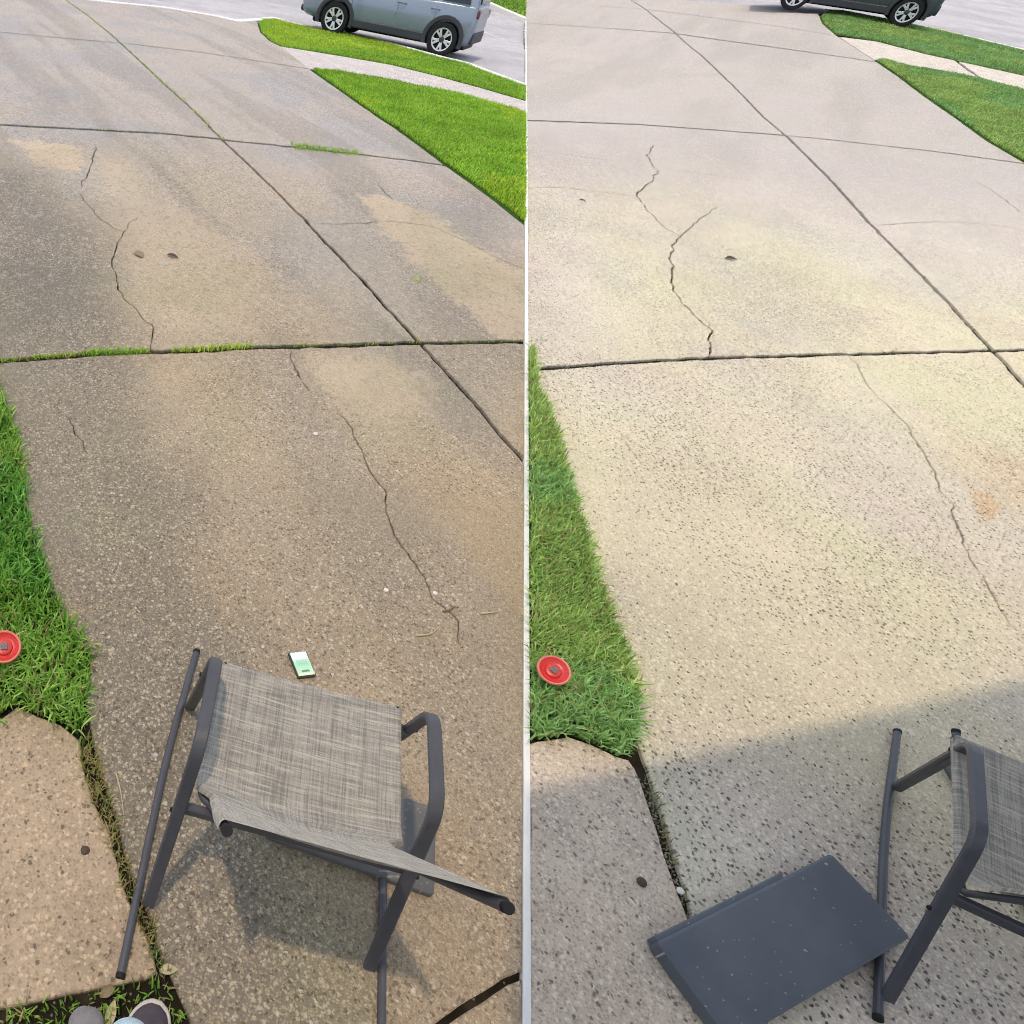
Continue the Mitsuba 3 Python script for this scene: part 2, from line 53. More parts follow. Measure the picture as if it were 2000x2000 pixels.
    'patch3': [(1.273,6.39),(1.481,6.538),(1.669,6.439),(1.858,6.476),(1.898,6.258),(1.914,6.045),(2.042,5.89),(2.165,5.741),(2.316,5.542),(2.459,5.354),(2.352,4.955),(2.257,4.601),(2.173,4.283),(2.011,4.281),(1.918,4.404),(1.822,4.533),(1.755,4.772),(1.684,5.031),(1.593,5.212),(1.497,5.403),(1.414,5.753),(1.324,6.142)],
    'patch2': [(-0.935,6.411),(-0.686,6.334),(-0.442,6.259),(-0.256,5.639),(-0.051,5.52),(0.147,5.404),(0.27,5.128),(0.383,4.874),(0.455,4.626),(0.522,4.396),(0.544,4.137),(0.565,3.899),(0.435,3.837),(0.307,3.776),(0.182,3.716),(0.06,3.658),(-0.06,3.601),(-0.167,3.783),(-0.372,3.959),(-0.432,4.272),(-0.516,4.614),(-0.49,5.047),(-0.749,5.525),(-0.836,5.939)],
    'patch4': [(0.725,3.721),(0.846,3.758),(0.968,3.795),(1.091,3.832),(1.216,3.87),(1.307,3.76),(1.394,3.653),(1.368,3.398),(1.344,3.165),(1.227,3.092),(1.113,3.02),(0.935,3.057),(0.815,3.245),(0.772,3.473)],
    'dark1': [(-1.778,5.6),(-1.64,5.668),(-1.5,5.736),(-1.357,5.806),(-1.037,5.611),(-0.866,5.318),(-0.708,5.048),(-0.614,4.696),(-0.53,4.38),(-0.454,3.995),(-0.52,3.807),(-0.581,3.63),(-0.64,3.464),(-0.75,3.39),(-0.857,3.317),(-0.962,3.247),(-1.063,3.178),(-1.119,3.367),(-1.179,3.57),(-1.243,3.789),(-1.313,4.026),(-1.389,4.283),(-1.472,4.565),(-1.563,4.874),(-1.665,5.217)],
    'orange_r': [(4.325,3.392),(4.437,3.439),(4.45,3.34),(4.331,3.214),(4.218,3.169)],
    'weed_left': [(-0.334,0.361),(-0.281,0.378),(-0.227,0.396),(-0.172,0.413),(-0.124,0.427),(-0.076,0.442),(-0.022,0.457),(0.032,0.472),(0.087,0.488),(0.143,0.508),(0.199,0.528),(0.239,0.523),(0.273,0.471),(0.298,0.429),(0.322,0.387),(0.325,0.341),(0.329,0.296),(0.332,0.253),(0.284,0.247),(0.236,0.241),(0.189,0.235),(0.142,0.229),(0.095,0.223),(0.048,0.217),(0.002,0.211),(-0.044,0.206),(-0.09,0.2),(-0.136,0.194),(-0.182,0.188),(-0.227,0.183),(-0.272,0.177),(-0.284,0.212),(-0.296,0.247),(-0.308,0.284),(-0.321,0.322)],
    'strip_left': [(-0.107,1.147),(-0.089,1.168),(-0.066,1.15),(-0.012,1.032),(0.021,0.965),(0.053,0.9),(0.091,0.803),(0.135,0.733),(0.184,0.662),(0.203,0.599),(0.237,0.549),(0.205,0.541),(0.187,0.582),(0.146,0.65),(0.116,0.697),(0.085,0.746),(0.051,0.813),(0.013,0.892),(-0.038,0.967),(-0.09,1.08)],
}

# ---------------------------------------------------------------- helpers
def numbered(name):
    if name not in USED:
        USED[name] = 0
        return name
    USED[name] += 1
    return f'{name}_{USED[name]:03d}'
USED = {}
GROUPS = {'patio_chair': 'patio chairs', 'parked_car': 'cars parked on the street', 'plastic_lid': 'dark plastic lids on the ground', 'yard_marker': 'red marker discs in the grass', 'leaf': 'fallen leaves', 'pebble': 'loose pebbles', 'straw': 'bits of straw', 'twig': 'bits of twig'}

def thing(name, label, cat, group=None):
    key = numbered(name)
    labels[key] = {'label': label, 'category': cat}
    group = group or GROUPS.get(name)
    if group: labels[key]['group'] = group
    return key

def put(name, mesh, bsdf, parent=None, label=None, smooth=False, **kw):
    key = numbered(parent + '__' + name if parent else name)
    scene[key] = mikit.ply(mesh, bsdf, smooth=smooth, **kw)
    if label: labels[key] = {'label': label}
    return key

def struct(name, mesh, bsdf, label=None, smooth=False, **kw):
    key = put(name, mesh, bsdf, None, label, smooth, **kw)
    labels.setdefault(key, {})['kind'] = 'structure'
    return key

def stuff(name, mesh, bsdf, label, cat='grass', **kw):
    key = put(name, mesh, bsdf, None, label, **kw)
    labels[key].update(kind='stuff', category=cat)
    return key

def sst(a, b, x):
    t = np.clip((x - a) / (b - a), 0, 1)
    return t * t * (3 - 2 * t)

def ter(x, y):
    """Height of the land: level by the house, falling to the street on the left."""
    sp = lambda v: np.logaddexp(0, v)
    D = .095 * (sp(y - 7) - sp(y - 24)) * sst(2, 6, y)
    return -D * (1 - sst(0, 9, x - (1.1 + .257 * y)))

def nz(p, s, seed=0):
    p = np.asarray(p, float)
    return meshkit.noise(np.concatenate([p * s, np.zeros(p.shape[:-1] + (1,))], -1), seed) - .5

def cat(meshes):
    return trimesh.util.concatenate([trimesh.Trimesh(*m[:2], process=False) if isinstance(m, tuple) else m for m in meshes])

def polys(g):
    return [q for q in getattr(g, 'geoms', [g]) if isinstance(q, Polygon) and q.area > 1e-5]

def gridded(poly, near=.6, far=1.6):
    """The polygon cut into cells, small near the house, so that it can follow the land."""
    x0, y0, x1, y1 = poly.bounds
    if y1 < 2.2: return [poly]
    out, y = [], y0
    while y < y1:
        st = near if y < 9 else far
        x = x0
        while x < x1:
            out += polys(poly.intersection(box(x, y, x + st, y + st)))
            x += st
        y += st
    return out

def tri(poly):
    v, f = trimesh.creation.triangulate_polygon(poly, engine='earcut')
    a, b, c = v[f[:, 0]], v[f[:, 1]], v[f[:, 2]]
    s = (b[:, 0] - a[:, 0]) * (c[:, 1] - a[:, 1]) - (b[:, 1] - a[:, 1]) * (c[:, 0] - a[:, 0])
    f = np.where((s < 0)[:, None], f[:, ::-1], f)
    return v, f[np.abs(s) > 1e-12]

def sheet(poly, dz, **kw):
    vs, fs, n = [], [], 0
    for q in gridded(poly, **kw):
        v, f = tri(q)
        vs.append(v); fs.append(f + n); n += len(v)
    v = np.vstack(vs)
    return trimesh.Trimesh(np.c_[v, ter(v[:, 0], v[:, 1]) + dz], np.vstack(fs), process=False)

def prism(poly, top, depth, bevel=.004):
    """A slab whose top lies on the land plus top, with a small bevelled arris and sides down by depth."""
    inner = poly.buffer(-bevel)
    parts = [sheet(q, top) for q in polys(inner)]
    for q in polys(poly):
        for at, ring in enumerate([q.exterior, *q.interiors]):
            c = np.array(ring.coords)[:-1]
            if (at == 0) != ring.is_ccw: c = c[::-1]
            nx = np.roll(c, -1, 0) - np.roll(c, 1, 0)
            nrm = np.c_[-nx[:, 1], nx[:, 0]]
            nrm /= np.linalg.norm(nrm, axis=1, keepdims=True) + 1e-9
            ci = c + nrm * bevel
            z = ter(c[:, 0], c[:, 1]) + top
            v = np.vstack([np.c_[ci, ter(ci[:, 0], ci[:, 1]) + top], np.c_[c, z - bevel], np.c_[c, z - depth]])
            n = len(c); i = np.arange(n); j = (i + 1) % n
            f = []
            for k in (0, 1):
                f += [np.c_[k*n+i, (k+1)*n+i, (k+1)*n+j], np.c_[k*n+i, (k+1)*n+j, k*n+j]]
            parts.append(trimesh.Trimesh(v, np.vstack(f), process=False))
    return cat(parts)

def gap(line, w, jitter=.35, step=.03, seed=0, ends=False):
    """The outline of a joint or a crack: a line of uneven width."""
    ln = LineString(line)
    n = max(3, int(ln.length / step)); s = np.linspace(0, ln.length, n)
    c = np.array([ln.interpolate(t).coords[0] for t in s])
    t = np.gradient(c, axis=0); t /= np.linalg.norm(t, axis=1, keepdims=True) + 1e-9
    m = np.c_[-t[:, 1], t[:, 0]]
    c = c + m * (nz(c, 9, seed) * w * jitter * 1.2 + ((nz(c, 11, seed + 6) * .030 + nz(c, 34, seed + 7) * .014) if ends else nz(c, 40, seed + 8) * .004))[:, None]
    taper = np.minimum(1, np.minimum(s, ln.length - s) / .15 + .25) if ends else 1
    a = w / 2 * (1 + 2 * jitter * nz(c, 14, seed + 1) + 1.2 * jitter * nz(c, 60, seed + 3)) * taper
    b = w / 2 * (1 + 2 * jitter * nz(c, 14, seed + 2) + 1.2 * jitter * nz(c, 60, seed + 4)) * taper
    return Polygon(np.vstack([c + m * a[:, None], (c - m * b[:, None])[::-1]])).buffer(0)

def rough(poly, amp, step=.04, seed=0):
    ln = poly.exterior
    n = int(ln.length / step); c = np.array([ln.interpolate(t).coords[0] for t in np.linspace(0, ln.length, n, endpoint=False)])
    off = np.c_[nz(c, 7, seed) + .6 * nz(c, 25, seed + 5), nz(c, 7, seed + 1) + .6 * nz(c, 25, seed + 6)] * 2 * amp
    return Polygon(c + off).buffer(0)

def tube(path, r, sides=8, squash=1.0, caps=True):
    p = np.asarray(path, float)
    r = np.broadcast_to(r, (len(p),))
    t = np.gradient(p, axis=0); t /= np.linalg.norm(t, axis=1, keepdims=True) + 1e-12
    a = np.cross(t, np.where(np.abs(t[:, 2:]) < .9, [0, 0, 1.], [1., 0, 0])); a /= np.linalg.norm(a, axis=1, keepdims=True) + 1e-12
    b = np.cross(a, t); ang = np.arange(sides) * 2 * np.pi / sides
    v = (p[:, None] + r[:, None, None] * (np.cos(ang)[None, :, None] * a[:, None] + squash * np.sin(ang)[None, :, None] * b[:, None])).reshape(-1, 3)
    i, j = np.meshgrid(np.arange(len(p) - 1), np.arange(sides), indexing='ij')
    q = np.stack([i*sides+j, i*sides+(j+1) % sides, (i+1)*sides+(j+1) % sides, (i+1)*sides+j], -1).reshape(-1, 4)
    f = np.vstack([q[:, [0, 2, 1]], q[:, [0, 3, 2]]])
    if caps:
        n = len(v); v = np.vstack([v, p[:1], p[-1:]]); k = np.arange(sides); e = (len(p) - 1) * sides
        f = np.vstack([f, np.c_[k*0+n, k, (k+1) % sides], np.c_[k*0+n+1, e+(k+1) % sides, e+k]])
    m = trimesh.Trimesh(v, f, process=False)
    if m.volume < 0: m.invert()
    return m

def rounded(points, r=.05, k=6):
    """A polyline with its corners rounded."""
    P = [np.asarray(q, float) for q in points]; out = [P[0]]
    for a, b, c in zip(P, P[1:], P[2:]):
        u, w = a - b, c - b
        d = min(r, .45 * np.linalg.norm(u), .45 * np.linalg.norm(w))
        s, e = b + u / np.linalg.norm(u) * d, b + w / np.linalg.norm(w) * d
        out += [(1-t)**2 * s + 2*t*(1-t) * b + t*t * e for t in np.linspace(0, 1, k)]
    return np.array(out + [P[-1]])

def bar(path, w, t, side=(1, 0, 0), bevel=.004):
    """A flat bar of width w (along side) and thickness t swept along a path."""
    p = np.asarray(path, float)
    tg = np.gradient(p, axis=0); tg /= np.linalg.norm(tg, axis=1, keepdims=True)
    sx = np.asarray(side, float) - tg * (tg @ np.asarray(side, float))[:, None]; sx /= np.linalg.norm(sx, axis=1, keepdims=True)
    up = np.cross(tg, sx)
    h, q, c = w / 2, t / 2, bevel
    prof = np.array([(-h+c, -q), (h-c, -q), (h, -q+c), (h, q-c), (h-c, q), (-h+c, q), (-h, q-c), (-h, -q+c)])
    v = (p[:, None] + prof[None, :, :1] * sx[:, None] + prof[None, :, 1:] * up[:, None]).reshape(-1, 3)
    n, s = len(p), 8
    i, j = np.meshgrid(np.arange(n - 1), np.arange(s), indexing='ij')
    k = np.stack([i*s+j, i*s+(j+1) % s, (i+1)*s+(j+1) % s, (i+1)*s+j], -1).reshape(-1, 4)
    f = [k[:, [0, 1, 2]], k[:, [0, 2, 3]]]
    e = np.arange(1, s - 1)
    f += [np.c_[e*0, e+1, e], np.c_[e*0+(n-1)*s, (n-1)*s+e, (n-1)*s+e+1]]
    m = trimesh.Trimesh(v, np.vstack(f), process=False)
    if m.volume < 0: m.invert()
    return m

def lathe(prof, sides=32):
    """Revolves (radius, height) pairs about z."""
    prof = np.asarray(prof, float); a = np.arange(sides) * 2 * np.pi / sides
    v = np.stack([prof[:, None, 0] * np.cos(a), prof[:, None, 0] * np.sin(a), prof[:, None, 1] + 0 * a], -1).reshape(-1, 3)
    i, j = np.meshgrid(np.arange(len(prof) - 1), np.arange(sides), indexing='ij')
    k = np.stack([i*sides+j, i*sides+(j+1) % sides, (i+1)*sides+(j+1) % sides, (i+1)*sides+j], -1).reshape(-1, 4)
    return trimesh.Trimesh(v, np.vstack([k[:, [0, 1, 2]], k[:, [0, 2, 3]]]), process=False)

def hullbox(sx, sy, sz, r=.01):
    """A rounded box centred on the origin."""
    b = m3.Manifold.sphere(r, 12)
    return man(m3.Manifold.batch_hull([b.translate([x*(sx/2-r), y*(sy/2-r), z*(sz/2-r)]) for x in (-1, 1) for y in (-1, 1) for z in (-1, 1)]))

def man(m):
    q = m.to_mesh()
    return trimesh.Trimesh(q.vert_properties[:, :3], q.tri_verts, process=False)

def moved(mesh, M):
    return mesh.copy().apply_transform(M)

def frame(o, x, y, z):
    M = np.eye(4); M[:3, 0], M[:3, 1], M[:3, 2], M[:3, 3] = x, y, z, o
    return M

def rotz(a, o=(0, 0, 0)):
    c, s = math.cos(a), math.sin(a)
    return frame(o, (c, s, 0), (-s, c, 0), (0, 0, 1))

# ---------------------------------------------------------------- materials
def rgb(*c): return {'type': 'rgb', 'value': list(c)}

def plain(key, c, rough_=.5, spec=.5, metal=0.0, **kw):
    scene[key] = {'type': 'twosided', 'b': {'type': 'principled', 'base_color': c if isinstance(c, dict) else rgb(*c), 'roughness': rough_, 'specular': spec, 'metallic': metal, **kw}}

def poly_sd(x, y, pts):
    """Signed distance to a polygon, negative inside, in drjit."""
    d, s = mi.Float(1e9), mi.Float(1)
    n = len(pts)
    for i in range(n):
        (ax, ay), (bx, by) = pts[i], pts[i-1]
        ex, ey = bx - ax, by - ay
        wx, wy = x - ax, y - ay
        t = dr.clip((wx*ex + wy*ey) / (ex*ex + ey*ey), 0, 1)
        d = dr.minimum(d, dr.square(wx - ex*t) + dr.square(wy - ey*t))
        c1, c2, c3 = y >= ay, y < by, ex*wy > ey*wx
        s = dr.select((c1 & c2 & c3) | (~c1 & ~c2 & ~c3), -s, s)
    return s * dr.sqrt(d)

def thin(pts, n):
    return [tuple(pts[int(i)]) for i in np.linspace(0, len(pts), n, endpoint=False)]

def pebbles(x, y, s):
    u, v = x * s, y * s
    wx = u + .5 * (noise(u*.8, v*.8, 5.) - .5) + .40 * (noise(u*2.1, v*2.1, 3.) - .5)
    wy = v + .5 * (noise(u*.8, v*.8, 9.) - .5) + .40 * (noise(u*2.1, v*2.1, 7.) - .5)
    d1, d2, r = voronoi(wx, wy)
    return d1 * (.75 + .9 * cell_rand(dr.floor(r * 99991.), 3., 1.)), d2, r

PATCH = [(thin(PLAN['patch1'], 4 if len(PLAN['patch1']) < 8 else 8), .015, 1.0), (thin(PLAN['patch3'], 16), .05, 1.0), (thin(PLAN['patch2'], 14), .16, .75), (thin(PLAN['patch4'], 9), .10, .8)]
DARK = thin(PLAN['dark1'], 8)

def concrete_left(p, n, uv):
    x, y = p.x, p.y
    big, mid = fbm(x*.55, y*.4, 1., 3), fbm(x*2.3, y*1.7, 4., 3)
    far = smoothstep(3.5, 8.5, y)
    c = mix((.375, .305, .215), (.335, .29, .235), smoothstep(.35, .65, big))  # base darkened to carry duller light, on top of its own dirt
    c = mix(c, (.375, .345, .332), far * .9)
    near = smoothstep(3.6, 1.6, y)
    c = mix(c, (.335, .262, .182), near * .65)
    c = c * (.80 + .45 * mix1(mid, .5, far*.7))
    tint = fbm(x*1.3, y*1.1, 71., 3)
    c = mix(c, c * mi.Color3f(1.06, .99, .86), smoothstep(.50, .66, tint) * (1 - far) * .6)
    c = mix(c, c * mi.Color3f(.84, .90, 1.0), smoothstep(.50, .34, tint) * .8 * (.4 + .6*smoothstep(2.4, 4., y)))
    wob = .22 * (fbm(x*4, y*4, 2., 4) - .5) + .10 * (noise(x*22, y*22, 6.) - .5) + .07 * (noise(x*55, y*55, 8.) - .5)
    pat = mi.Float(0)
    for pts, soft, amt in PATCH:
        pat = dr.maximum(pat, amt * (1 - smoothstep(-soft, soft, poly_sd(x, y, pts) + wob)))
    c = mix(c, mi.Color3f(.50, .405, .285) * (.88 + .24*mid), pat * .8)
    dk = (1 - smoothstep(-.35, .3, poly_sd(x, y, DARK) + wob)) * .72
    c = mix(c, (.125, .125, .11), dk)
    strk = smoothstep(.54, .70, fbm((x + .46*y)*2.6, y*.35, 8., 3)) * (1 - pat)
    c = mix(c, (.185, .17, .158), strk * (.62 - .28*far) * (.35 + .65*smoothstep(2.6, 4.2, y)))
    band = smoothstep(.5, .0, dr.abs(x - .62 - .27*y + .3*(fbm(x*1.5, y*.8, 81., 2) - .5))) * smoothstep(3.4, 4.2, y) * smoothstep(12., 8., y) * (1 - pat)
    c = mix(c, (.205, .185, .17), band * .45)
    edge = smoothstep(.34, .0, x + .62 - .30*(4.2 - y) * smoothstep(4.2, 3.8, y) + .35*(fbm(x*3, y*2, 83., 3) - .5)) * smoothstep(4.6, 4.1, y)
    c = mix(c, (.15, .145, .122), edge * .6)
    moss = smoothstep(.58, .74, fbm(x*1.6, y*1.2, 21., 3)) * .3
    c = mix(c, (.27, .27, .15), moss * (1 - .7*far))
    d1, d2, r = pebbles(x, y, 72.)
    q1, q2, r2 = pebbles(x + 3.1, y + 7.7, 135.)
    e1, e2, r3 = pebbles(x + 9.1, y + 2.3, 24.)
    stone = dr.select(r < .26, mi.Color3f(.62, .53, .38), dr.select(r < .52, mi.Color3f(.085, .06, .038), dr.select(r < .70, mi.Color3f(.42, .30, .19), dr.select(r < .74, mi.Color3f(.74, .69, .60), mi.Color3f(.26, .215, .17)))))
    show = (1 - smoothstep(.24, .48, d1)) * (.45 + .55*smoothstep(.35, .6, fbm(x*2, y*2, 14., 2))) * (1 - .55*pat)
    c = mix(c, stone, show * (.60 - .18*far))
    sand = (1 - smoothstep(.25, .5, q1)) * .44 * (1 - .5*pat)
    c = mix(c, dr.select(r2 < .5, mi.Color3f(.15, .115, .08), mi.Color3f(.56, .48, .35)), sand * (1 - .4*far))
    c = mix(c, dr.select(r3 < .5, mi.Color3f(.20, .17, .145), mi.Color3f(.52, .46, .40)), (1 - smoothstep(.15, .5, e1)) * dr.select(r3 < .35, .38, dr.select(r3 > .72, .34, 0.)) * smoothstep(2., 4.5, y))
    return c

def mix1(a, b, t): return a * (1 - t) + b * t

def concrete_right(p, n, uv):
    x, y = p.x, p.y
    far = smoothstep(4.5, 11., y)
    big, mid = fbm(x*.5, y*.4, 31., 3), mix1(fbm(x*2.1, y*1.9, 34., 3), mi.Float(.5), far * .9)
    c = mix((.60, .545, .38), (.57, .51, .425), smoothstep(.40, .64, big))
    tint = fbm(x*1.2, y*1.1, 91., 3)
    c = mix(c, c * mi.Color3f(.95, 1.01, .95), smoothstep(.52, .64, tint) * .6)
    c = mix(c, c * mi.Color3f(.97, .94, .99), smoothstep(.46, .34, tint) * .8)
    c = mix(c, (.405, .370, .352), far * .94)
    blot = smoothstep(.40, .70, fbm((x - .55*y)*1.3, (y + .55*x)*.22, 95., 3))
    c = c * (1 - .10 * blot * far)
    c = mix(c, (.36, .33, .30), smoothstep(.60, .74, fbm(x*.9, y*.9, 97., 3)) * .30)
    edge = smoothstep(.5, 0., (x - 1.25) - .24*(y - 1.3))
    c = mix(c, (.50, .42, .355), edge * .7)
    c = c * (.86 + .28 * mid)
    wob = .03 * (fbm(x*14, y*14, 2., 3) - .5)
    c = mix(c, (.52, .34, .17), (1 - smoothstep(-.02, .03, poly_sd(x, y, PLAN['orange_r']) + wob)) * .7)
    c = mix(c, (.52, .36, .22), smoothstep(.55, .1, dr.sqrt(dr.square(x - 4.75) + dr.square(y - 3.55))) * .4)
    d1, d2, r = voronoi(x*52. + .35*(noise(x*110, y*110, 3.) - .5), y*52. + .35*(noise(x*110, y*110, 7.) - .5))
    q1, q2, r2 = pebbles(x + 3.1, y + 7.7, 110.)
    e1, e2, r3 = pebbles(x + 9.1, y + 2.3, 18.)
    area = smoothstep(.30, .62, fbm(x*1.1, y*1.1, 44., 3))
    pit = (1 - smoothstep(.14, .26 + .5*r, d1)) * dr.select(r < .14 + .30*area, 1., 0.) * (.6 + .4*cell_rand(dr.floor(r*9973.), 1., 2.))
    pale = (1 - smoothstep(.25, .5, q1)) * dr.select(r2 > .55, .5, 0.)
    brown = (1 - smoothstep(.2, .45, q1)) * dr.select(r2 < .34, .55, 0.)
    c = mix(c, (.80, .73, .54), pale * (1 - .6*far))
    c = mix(c, (.30, .235, .16), brown * (1 - .6*far))
    c = mix(c, (.80, .74, .58), (1 - smoothstep(.2, .5, d1)) * dr.select(r > .78, .55, 0.) * (1 - .7*far))
    c = mix(c, (.05, .04, .03), pit * .92 * (1 - .75*far))
    c = mix(c, dr.select(r3 < .5, mi.Color3f(.36, .30, .25), mi.Color3f(.66, .61, .54)), (1 - smoothstep(.15, .5, e1)) * dr.select(r3 < .3, .34, dr.select(r3 > .75, .30, 0.)) * smoothstep(3., 6., y) * (1 - .25*far))
    return c

def relief(s):
    def fn(p, n, uv):
        d1, d2, r = pebbles(p.x, p.y, s)
        return (1 - smoothstep(.15, .5, d1)) * (r - .35) + .6 * noise(p.x*230, p.y*230)
    return fn

def ground_mat(key, fn, s, h):
    scene[key] = {'type': 'twosided', 'b': {'type': 'bumpmap', 'scale': h, 'arbitrary': mikit.proc(relief(s), eps=.0015),
                  'b': {'type': 'principled', 'base_color': mikit.proc(fn), 'roughness': .88, 'specular': .25}}}

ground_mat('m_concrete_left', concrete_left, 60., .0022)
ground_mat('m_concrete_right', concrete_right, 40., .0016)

def pad_fn(a, b, dark):
    def fn(p, n, uv):
        x, y = p.x, p.y
        mid = fbm(x*3.1, y*2.7, 61., 3)
        c = mix(a, b, smoothstep(.4, .65, mid)) * (.85 + .3*fbm(x*9, y*9, 3., 2))
        d1, d2, r = pebbles(x, y, 64.)
        q1, q2, r2 = pebbles(x + 3.1, y + 7.7, 100.)
        stone = dr.select(r < .3, mi.Color3f(*[min(.75, 1.5*v) for v in a]), dr.select(r < dark, mi.Color3f(.10, .075, .055), mi.Color3f(*[.75*v for v in a])))
        c = mix(c, stone, (1 - smoothstep(.22, .48, d1)) * dr.select(r < .62, .75, 0.))
        return mix(c, dr.select(r2 < .5, mi.Color3f(*[.4*v for v in a]), mi.Color3f(*[min(.8, 1.35*v) for v in a])), (1 - smoothstep(.25, .5, q1)) * .4)
    return fn
ground_mat('m_pad_left', pad_fn((.42, .325, .225), (.39, .30, .21), .42), 44., .0016)
ground_mat('m_pad_right', pad_fn((.55, .455, .36), (.55, .465, .375), .42), 44., .0014)
ground_mat('m_corner_left', pad_fn((.44, .40, .37), (.40, .365, .335), .45), 75., .0016)
ground_mat('m_walk_left', pad_fn((.44, .405, .39), (.47, .43, .41), .33), 60., .001)
ground_mat('m_walk_right', pad_fn((.53, .475, .415), (.50, .445, .385), .32), 60., .001)

def street_fn(p, n, uv):
    x, y = p.x, p.y
    c = mix((.40, .385, .40), (.34, .33, .345), smoothstep(.4, .65, fbm(x*.5, y*.9, 3., 3))) * (.88 + .24*fbm(x*4, y*4, 7., 3))
    return c * (.9 + .2*noise(x*60, y*60))
scene['m_street'] = {'type': 'twosided', 'b': {'type': 'principled', 'base_color': mikit.proc(street_fn), 'roughness': .85, 'specular': .3}}
def soil_fn(p, n, uv):
    c = mix((.020, .016, .011), (.045, .036, .025), smoothstep(.35, .7, fbm(p.x*14, p.y*14, p.z*9, 3)))
    d1, d2, r = voronoi(p.x*70, p.y*70)
    return mix(c, (.3, .26, .2), (1 - smoothstep(.15, .3, d1)) * dr.select(r < .05, .6, 0.))
scene['m_soil'] = {'type': 'twosided', 'b': {'type': 'principled', 'base_color': mikit.proc(soil_fn), 'roughness': .95, 'specular': .1}}
def turf_fn(p, n, uv):
    return mix((.03, .06, .012), (.05, .11, .02), fbm(p.x*6, p.y*6, 0., 3))
scene['m_turf'] = {'type': 'twosided', 'b': {'type': 'principled', 'base_color': mikit.proc(turf_fn), 'roughness': .95, 'specular': .1}}
scene['m_blade'] = {'type': 'principledthin', 'base_color': {'type': 'mesh_attribute', 'name': 'vertex_color'}, 'roughness': .5, 'diff_trans': .7, 'spec_trans': 0.0, 'eta': 1.3}
plain('m_kerb', mikit.proc(lambda p, n, uv: mix((.76, .74, .70), (.64, .61, .57), fbm(p.x*3, p.y*3, p.z*8, 3))), .85, .3)
plain('m_added_divider', mikit.proc(lambda p, n, uv: mix((.86, .86, .84), (.78, .78, .76), fbm(p.x*9, p.y*9, 2., 3))), .8, .3)

# ---------------------------------------------------------------- the setting: land, slabs, street
seam = LineString(PLAN['seam'])
sv = np.array(PLAN['seam'])[::-1]
d0 = sv[0] - (sv[1] - sv[0]) / np.linalg.norm(sv[1] - sv[0]) * 2.0
line = np.vstack([d0, sv])
west = Polygon(np.vstack([line, [(line[-1][0], 60), (-60, 60), (-60, -3), (d0[0], -3)]])).buffer(0)
east = Polygon(np.vstack([line, [(line[-1][0], 60), (80, 60), (80, -3), (d0[0], -3)]])).buffer(0)
divider = LineString(line).buffer(.0105, cap_style='flat')
WEST, EAST = west.difference(divider.buffer(.002)), east.difference(divider.buffer(.002))

xs = np.unique(np.r_[np.linspace(-400, -30, 12), np.linspace(-30, -6, 17), np.linspace(-6, 30, 73), np.linspace(30, 60, 21), np.linspace(60, 500, 12)])
ys = np.unique(np.r_[np.linspace(-200, -4, 8), np.linspace(-4, 46, 101), np.linspace(46, 80, 12), np.linspace(80, 900, 14)])
gx, gy = np.meshgrid(xs, ys, indexing='ij')
i, j = np.meshgrid(np.arange(len(xs) - 1), np.arange(len(ys) - 1), indexing='ij'); N = len(ys)
q = np.stack([i*N+j, (i+1)*N+j, (i+1)*N+j+1, i*N+j+1], -1).reshape(-1, 4)
struct('ground', (np.c_[gx.ravel(), gy.ravel(), (ter(gx, gy) - .018 - .06*sst(5, 12, gy)).ravel()], q), 'm_soil', smooth=True)

def P(name): return Polygon(PLAN[name]).buffer(0)

def slabs(holder, area, joints, cracks, mat, widths, crack_w, seed):
    g = area
    cuts = [gap(l, w, .28, .03, seed + 7*k) for k, (l, w) in enumerate(zip(joints, widths))]
    cuts += [gap(l, crack_w[k % len(crack_w)], .75, .025, seed + 50 + 9*k, ends=True) for k, l in enumerate(cracks)]
    g = g.difference(unary_union(cuts))
    for k, q in enumerate(sorted(polys(g), key=lambda q: -q.area)):
        if q.area < .002: continue
        cx, cy = q.representative_point().coords[0]
        put('slab', prism(q, float(RNG.uniform(-.003, .003)), .07), 'm_corner_left' if holder == 'driveway' and q.bounds[3] < .75 else mat, holder)
    return cuts

labels['driveway'] = {'kind': 'structure', 'label': 'brown weathered pebbly concrete driveway of large slabs, darkened further for duller light, left of the pale strip'}
labels['driveway_001'] = {'kind': 'structure', 'label': 'pale cream concrete driveway of large slabs, right of the pale strip'}
left_area = rough(P('drive_left'), .004, seed=3).intersection(WEST)
corner_line = PLAN['J2b_left'][:-1] + PLAN['J2_left']
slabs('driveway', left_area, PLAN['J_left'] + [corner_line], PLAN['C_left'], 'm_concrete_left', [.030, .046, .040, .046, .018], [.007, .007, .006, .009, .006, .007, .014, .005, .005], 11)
right_area = rough(P('drive_right'), .004, seed=5).intersection(EAST)
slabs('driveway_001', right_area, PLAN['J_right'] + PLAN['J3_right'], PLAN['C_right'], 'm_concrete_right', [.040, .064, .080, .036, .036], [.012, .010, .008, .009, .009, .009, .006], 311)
labels['walkway'] = {'kind': 'structure', 'label': 'tan pebbly concrete pad at the lower left corner beside the brown driveway'}
put('slab', prism(rough(P('pad_left'), .006, seed=8), .004, .07), 'm_pad_left', 'walkway')
labels['walkway_001'] = {'kind': 'structure', 'label': 'pinkish concrete pad beside the pale driveway, half in shade'}
put('slab', prism(rough(P('pad_right').intersection(EAST), .006, seed=9), .003, .07), 'm_pad_right', 'walkway_001')
labels['sidewalk'] = {'kind': 'structure', 'label': 'grey sidewalk between the two strips of lawn on the left'}
